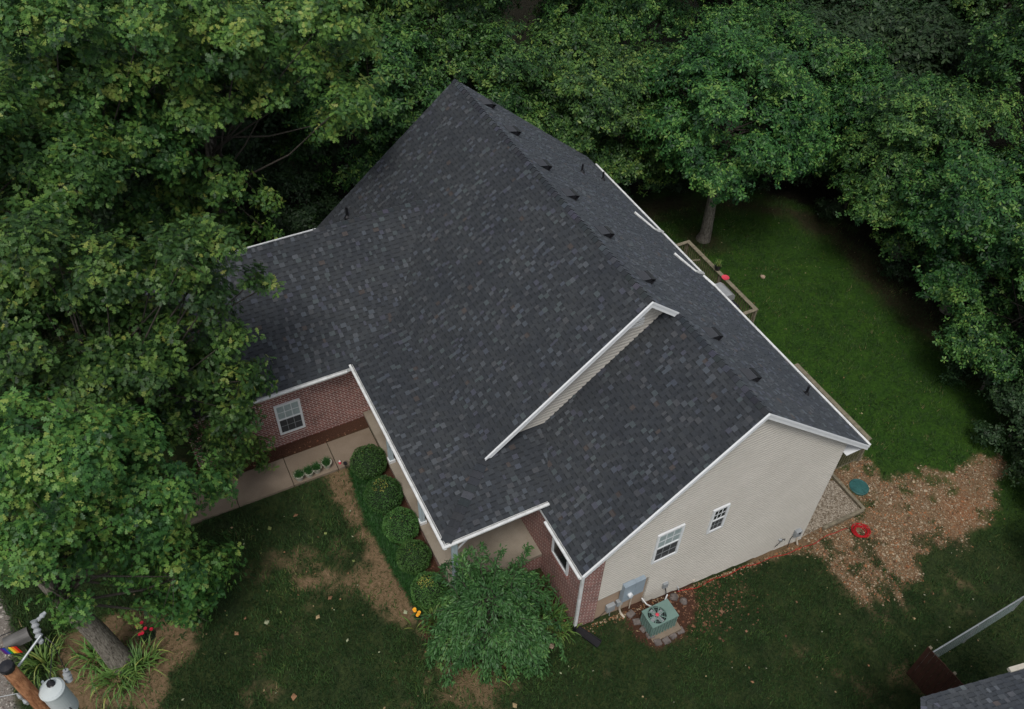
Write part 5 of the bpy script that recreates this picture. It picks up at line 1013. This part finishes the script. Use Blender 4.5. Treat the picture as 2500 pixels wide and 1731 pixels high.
gn = empty('garden_ornament', (-4.12, 8.42, -2.83), 'tiny pink and white ornament standing on the path', 'ornament'); MB().lathe((-4.12, 8.42, -2.828), [(0.05, 0), (0.045, 0.06), (0.02, 0.08)], 10).build('body', M_REDP, gn); MB().lathe((-4.12, 8.42, -2.745), [(0.02, 0), (0.035, 0.03), (0.01, 0.07)], 10).build('head', M_TRIM, gn)
lt = empty('path_light', (-4.0, 8.2, -2.85), 'small black spotlight on a stake at the end of the path', 'path light'); MB().tube([(-4.0, 8.2, -2.95), (-4.0, 8.2, -2.7)], 0.012, 6).build('stake', M_BLACK, lt); MB().lathe((-4.0, 8.2, -2.7), [(0.03, 0), (0.06, 0.04), (0.06, 0.09), (0.045, 0.06)], 12).build('lamp', M_BLACK, lt)

def weeping():
    r = np.random.default_rng(77); x0, y0 = -2.28, 1.02; z0 = float(g(x0, y0)); ro = empty('weeping_tree', (x0, y0, z0), 'small weeping tree with drooping branches in front of the porch corner', 'tree')
    MB().tube([(x0, y0, z0 - 0.2), (x0 + 0.05, y0, z0 + 0.9), (x0, y0 + 0.05, z0 + 1.9)], [0.09, 0.07, 0.05], 8).build('trunk', M_BARK, ro); m = MB(); LB = []; LD = []; LT = []
    ht = 2.2; hubs = [np.array([x0 + a, y0 + b, z0 + c]) for a, b, c in ((0, 0, 2.2), (0.5, 0.25, 1.9), (-0.55, 0.2, 1.8), (0.35, -0.5, 1.7), (-0.35, -0.55, 1.6), (0.9, 0.1, 1.5), (-0.1, 0.6, 2.0), (-0.9, -0.2, 1.3), (0.6, -0.9, 1.2))]
    for h_ in hubs: m.tube([(x0, y0, z0 + 1.2), (x0 * .5 + h_[0] * .5, y0 * .5 + h_[1] * .5, z0 + 1.7), tuple(h_)], [0.03, 0.02, 0.012], 6)
    for k in range(340):
        az = r.uniform(0, 2 * np.pi); hb = hubs[int(r.integers(0, len(hubs)))]; oa = math.atan2(hb[1] - y0, hb[0] - x0); az = oa + r.normal(0, 1.1) if hb is not hubs[0] else az; R_ = r.uniform(0.3, 1.08) * (0.72 if math.sin(az) > 0.3 else 1.08); rise = r.uniform(0.1, 0.5); base = hb - np.array([0, 0, r.uniform(0, 0.4)]); drop = r.uniform(0.3, 1.0) * min(1.9, 0.5 + R_ * 0.9)
        if k < 16: az = r.uniform(0.6, 2.4); R_ = r.uniform(0.7, 1.35); rise = r.uniform(0.9, 1.3); drop = 0.2
        pts = []; N = 12
        for j in range(N + 1):
            t = j / N; wob = r.normal(0, 0.02, 3); out = R_ * min(1, t * 1.35) ** 0.8 + 0.1 * t; z = rise * math.sin(min(1, t * 1.6) * math.pi / 2) - drop * max(0, t - 0.3) ** 1.4 * 1.6
            pts.append(base + np.array([math.cos(az + 0.3 * t * math.sin(k)) * out, math.sin(az + 0.3 * t * math.sin(k)) * out, z]) + wob)
        pts = [p for p in pts if p[2] > z0 + 0.08 + 0.0]
        if len(pts) < 4: continue
        m.tube(pts, [max(0.003, 0.012 * (1 - j / len(pts))) for j in range(len(pts))], 4, cap=False)
        tb = np.clip(r.normal(0.4, 0.15), 0, 1)
        for j in range(2, len(pts) - 1):
            for q in range(13):
                t = r.random(); p = pts[j] * (1 - t) + pts[j + 1] * t; d = unit(pts[j + 1] - pts[j]); sd_ = unit(r.normal(size=3)); sidebr = r.uniform(0, 0.12); LB.append(p + sd_ * sidebr); LD.append(unit(d * 0.6 + sd_ * 0.7 + np.array([0, 0, -0.3]))); LT.append(np.clip(tb + r.normal(0, 0.13), 0, 1))
    m.build('branches', M_TWIG, ro); LB, LD, LT = map(np.array, (LB, LD, LT)); nrm = unit(np.array([0, 0, 1]) + r.normal(0, 0.45, (len(LB), 3)))
    V, T = leaves(LB, LD, nrm, r.uniform(0.08, 0.15, len(LB)), np.array([(0, 0), (0.3, 0.15), (0.65, 0.14), (1.0, 0)]), LT); link('crown', np_mesh('crown', V, 4, M_WEEP, T), ro)
weeping()
print('trees in the woods', cnt)
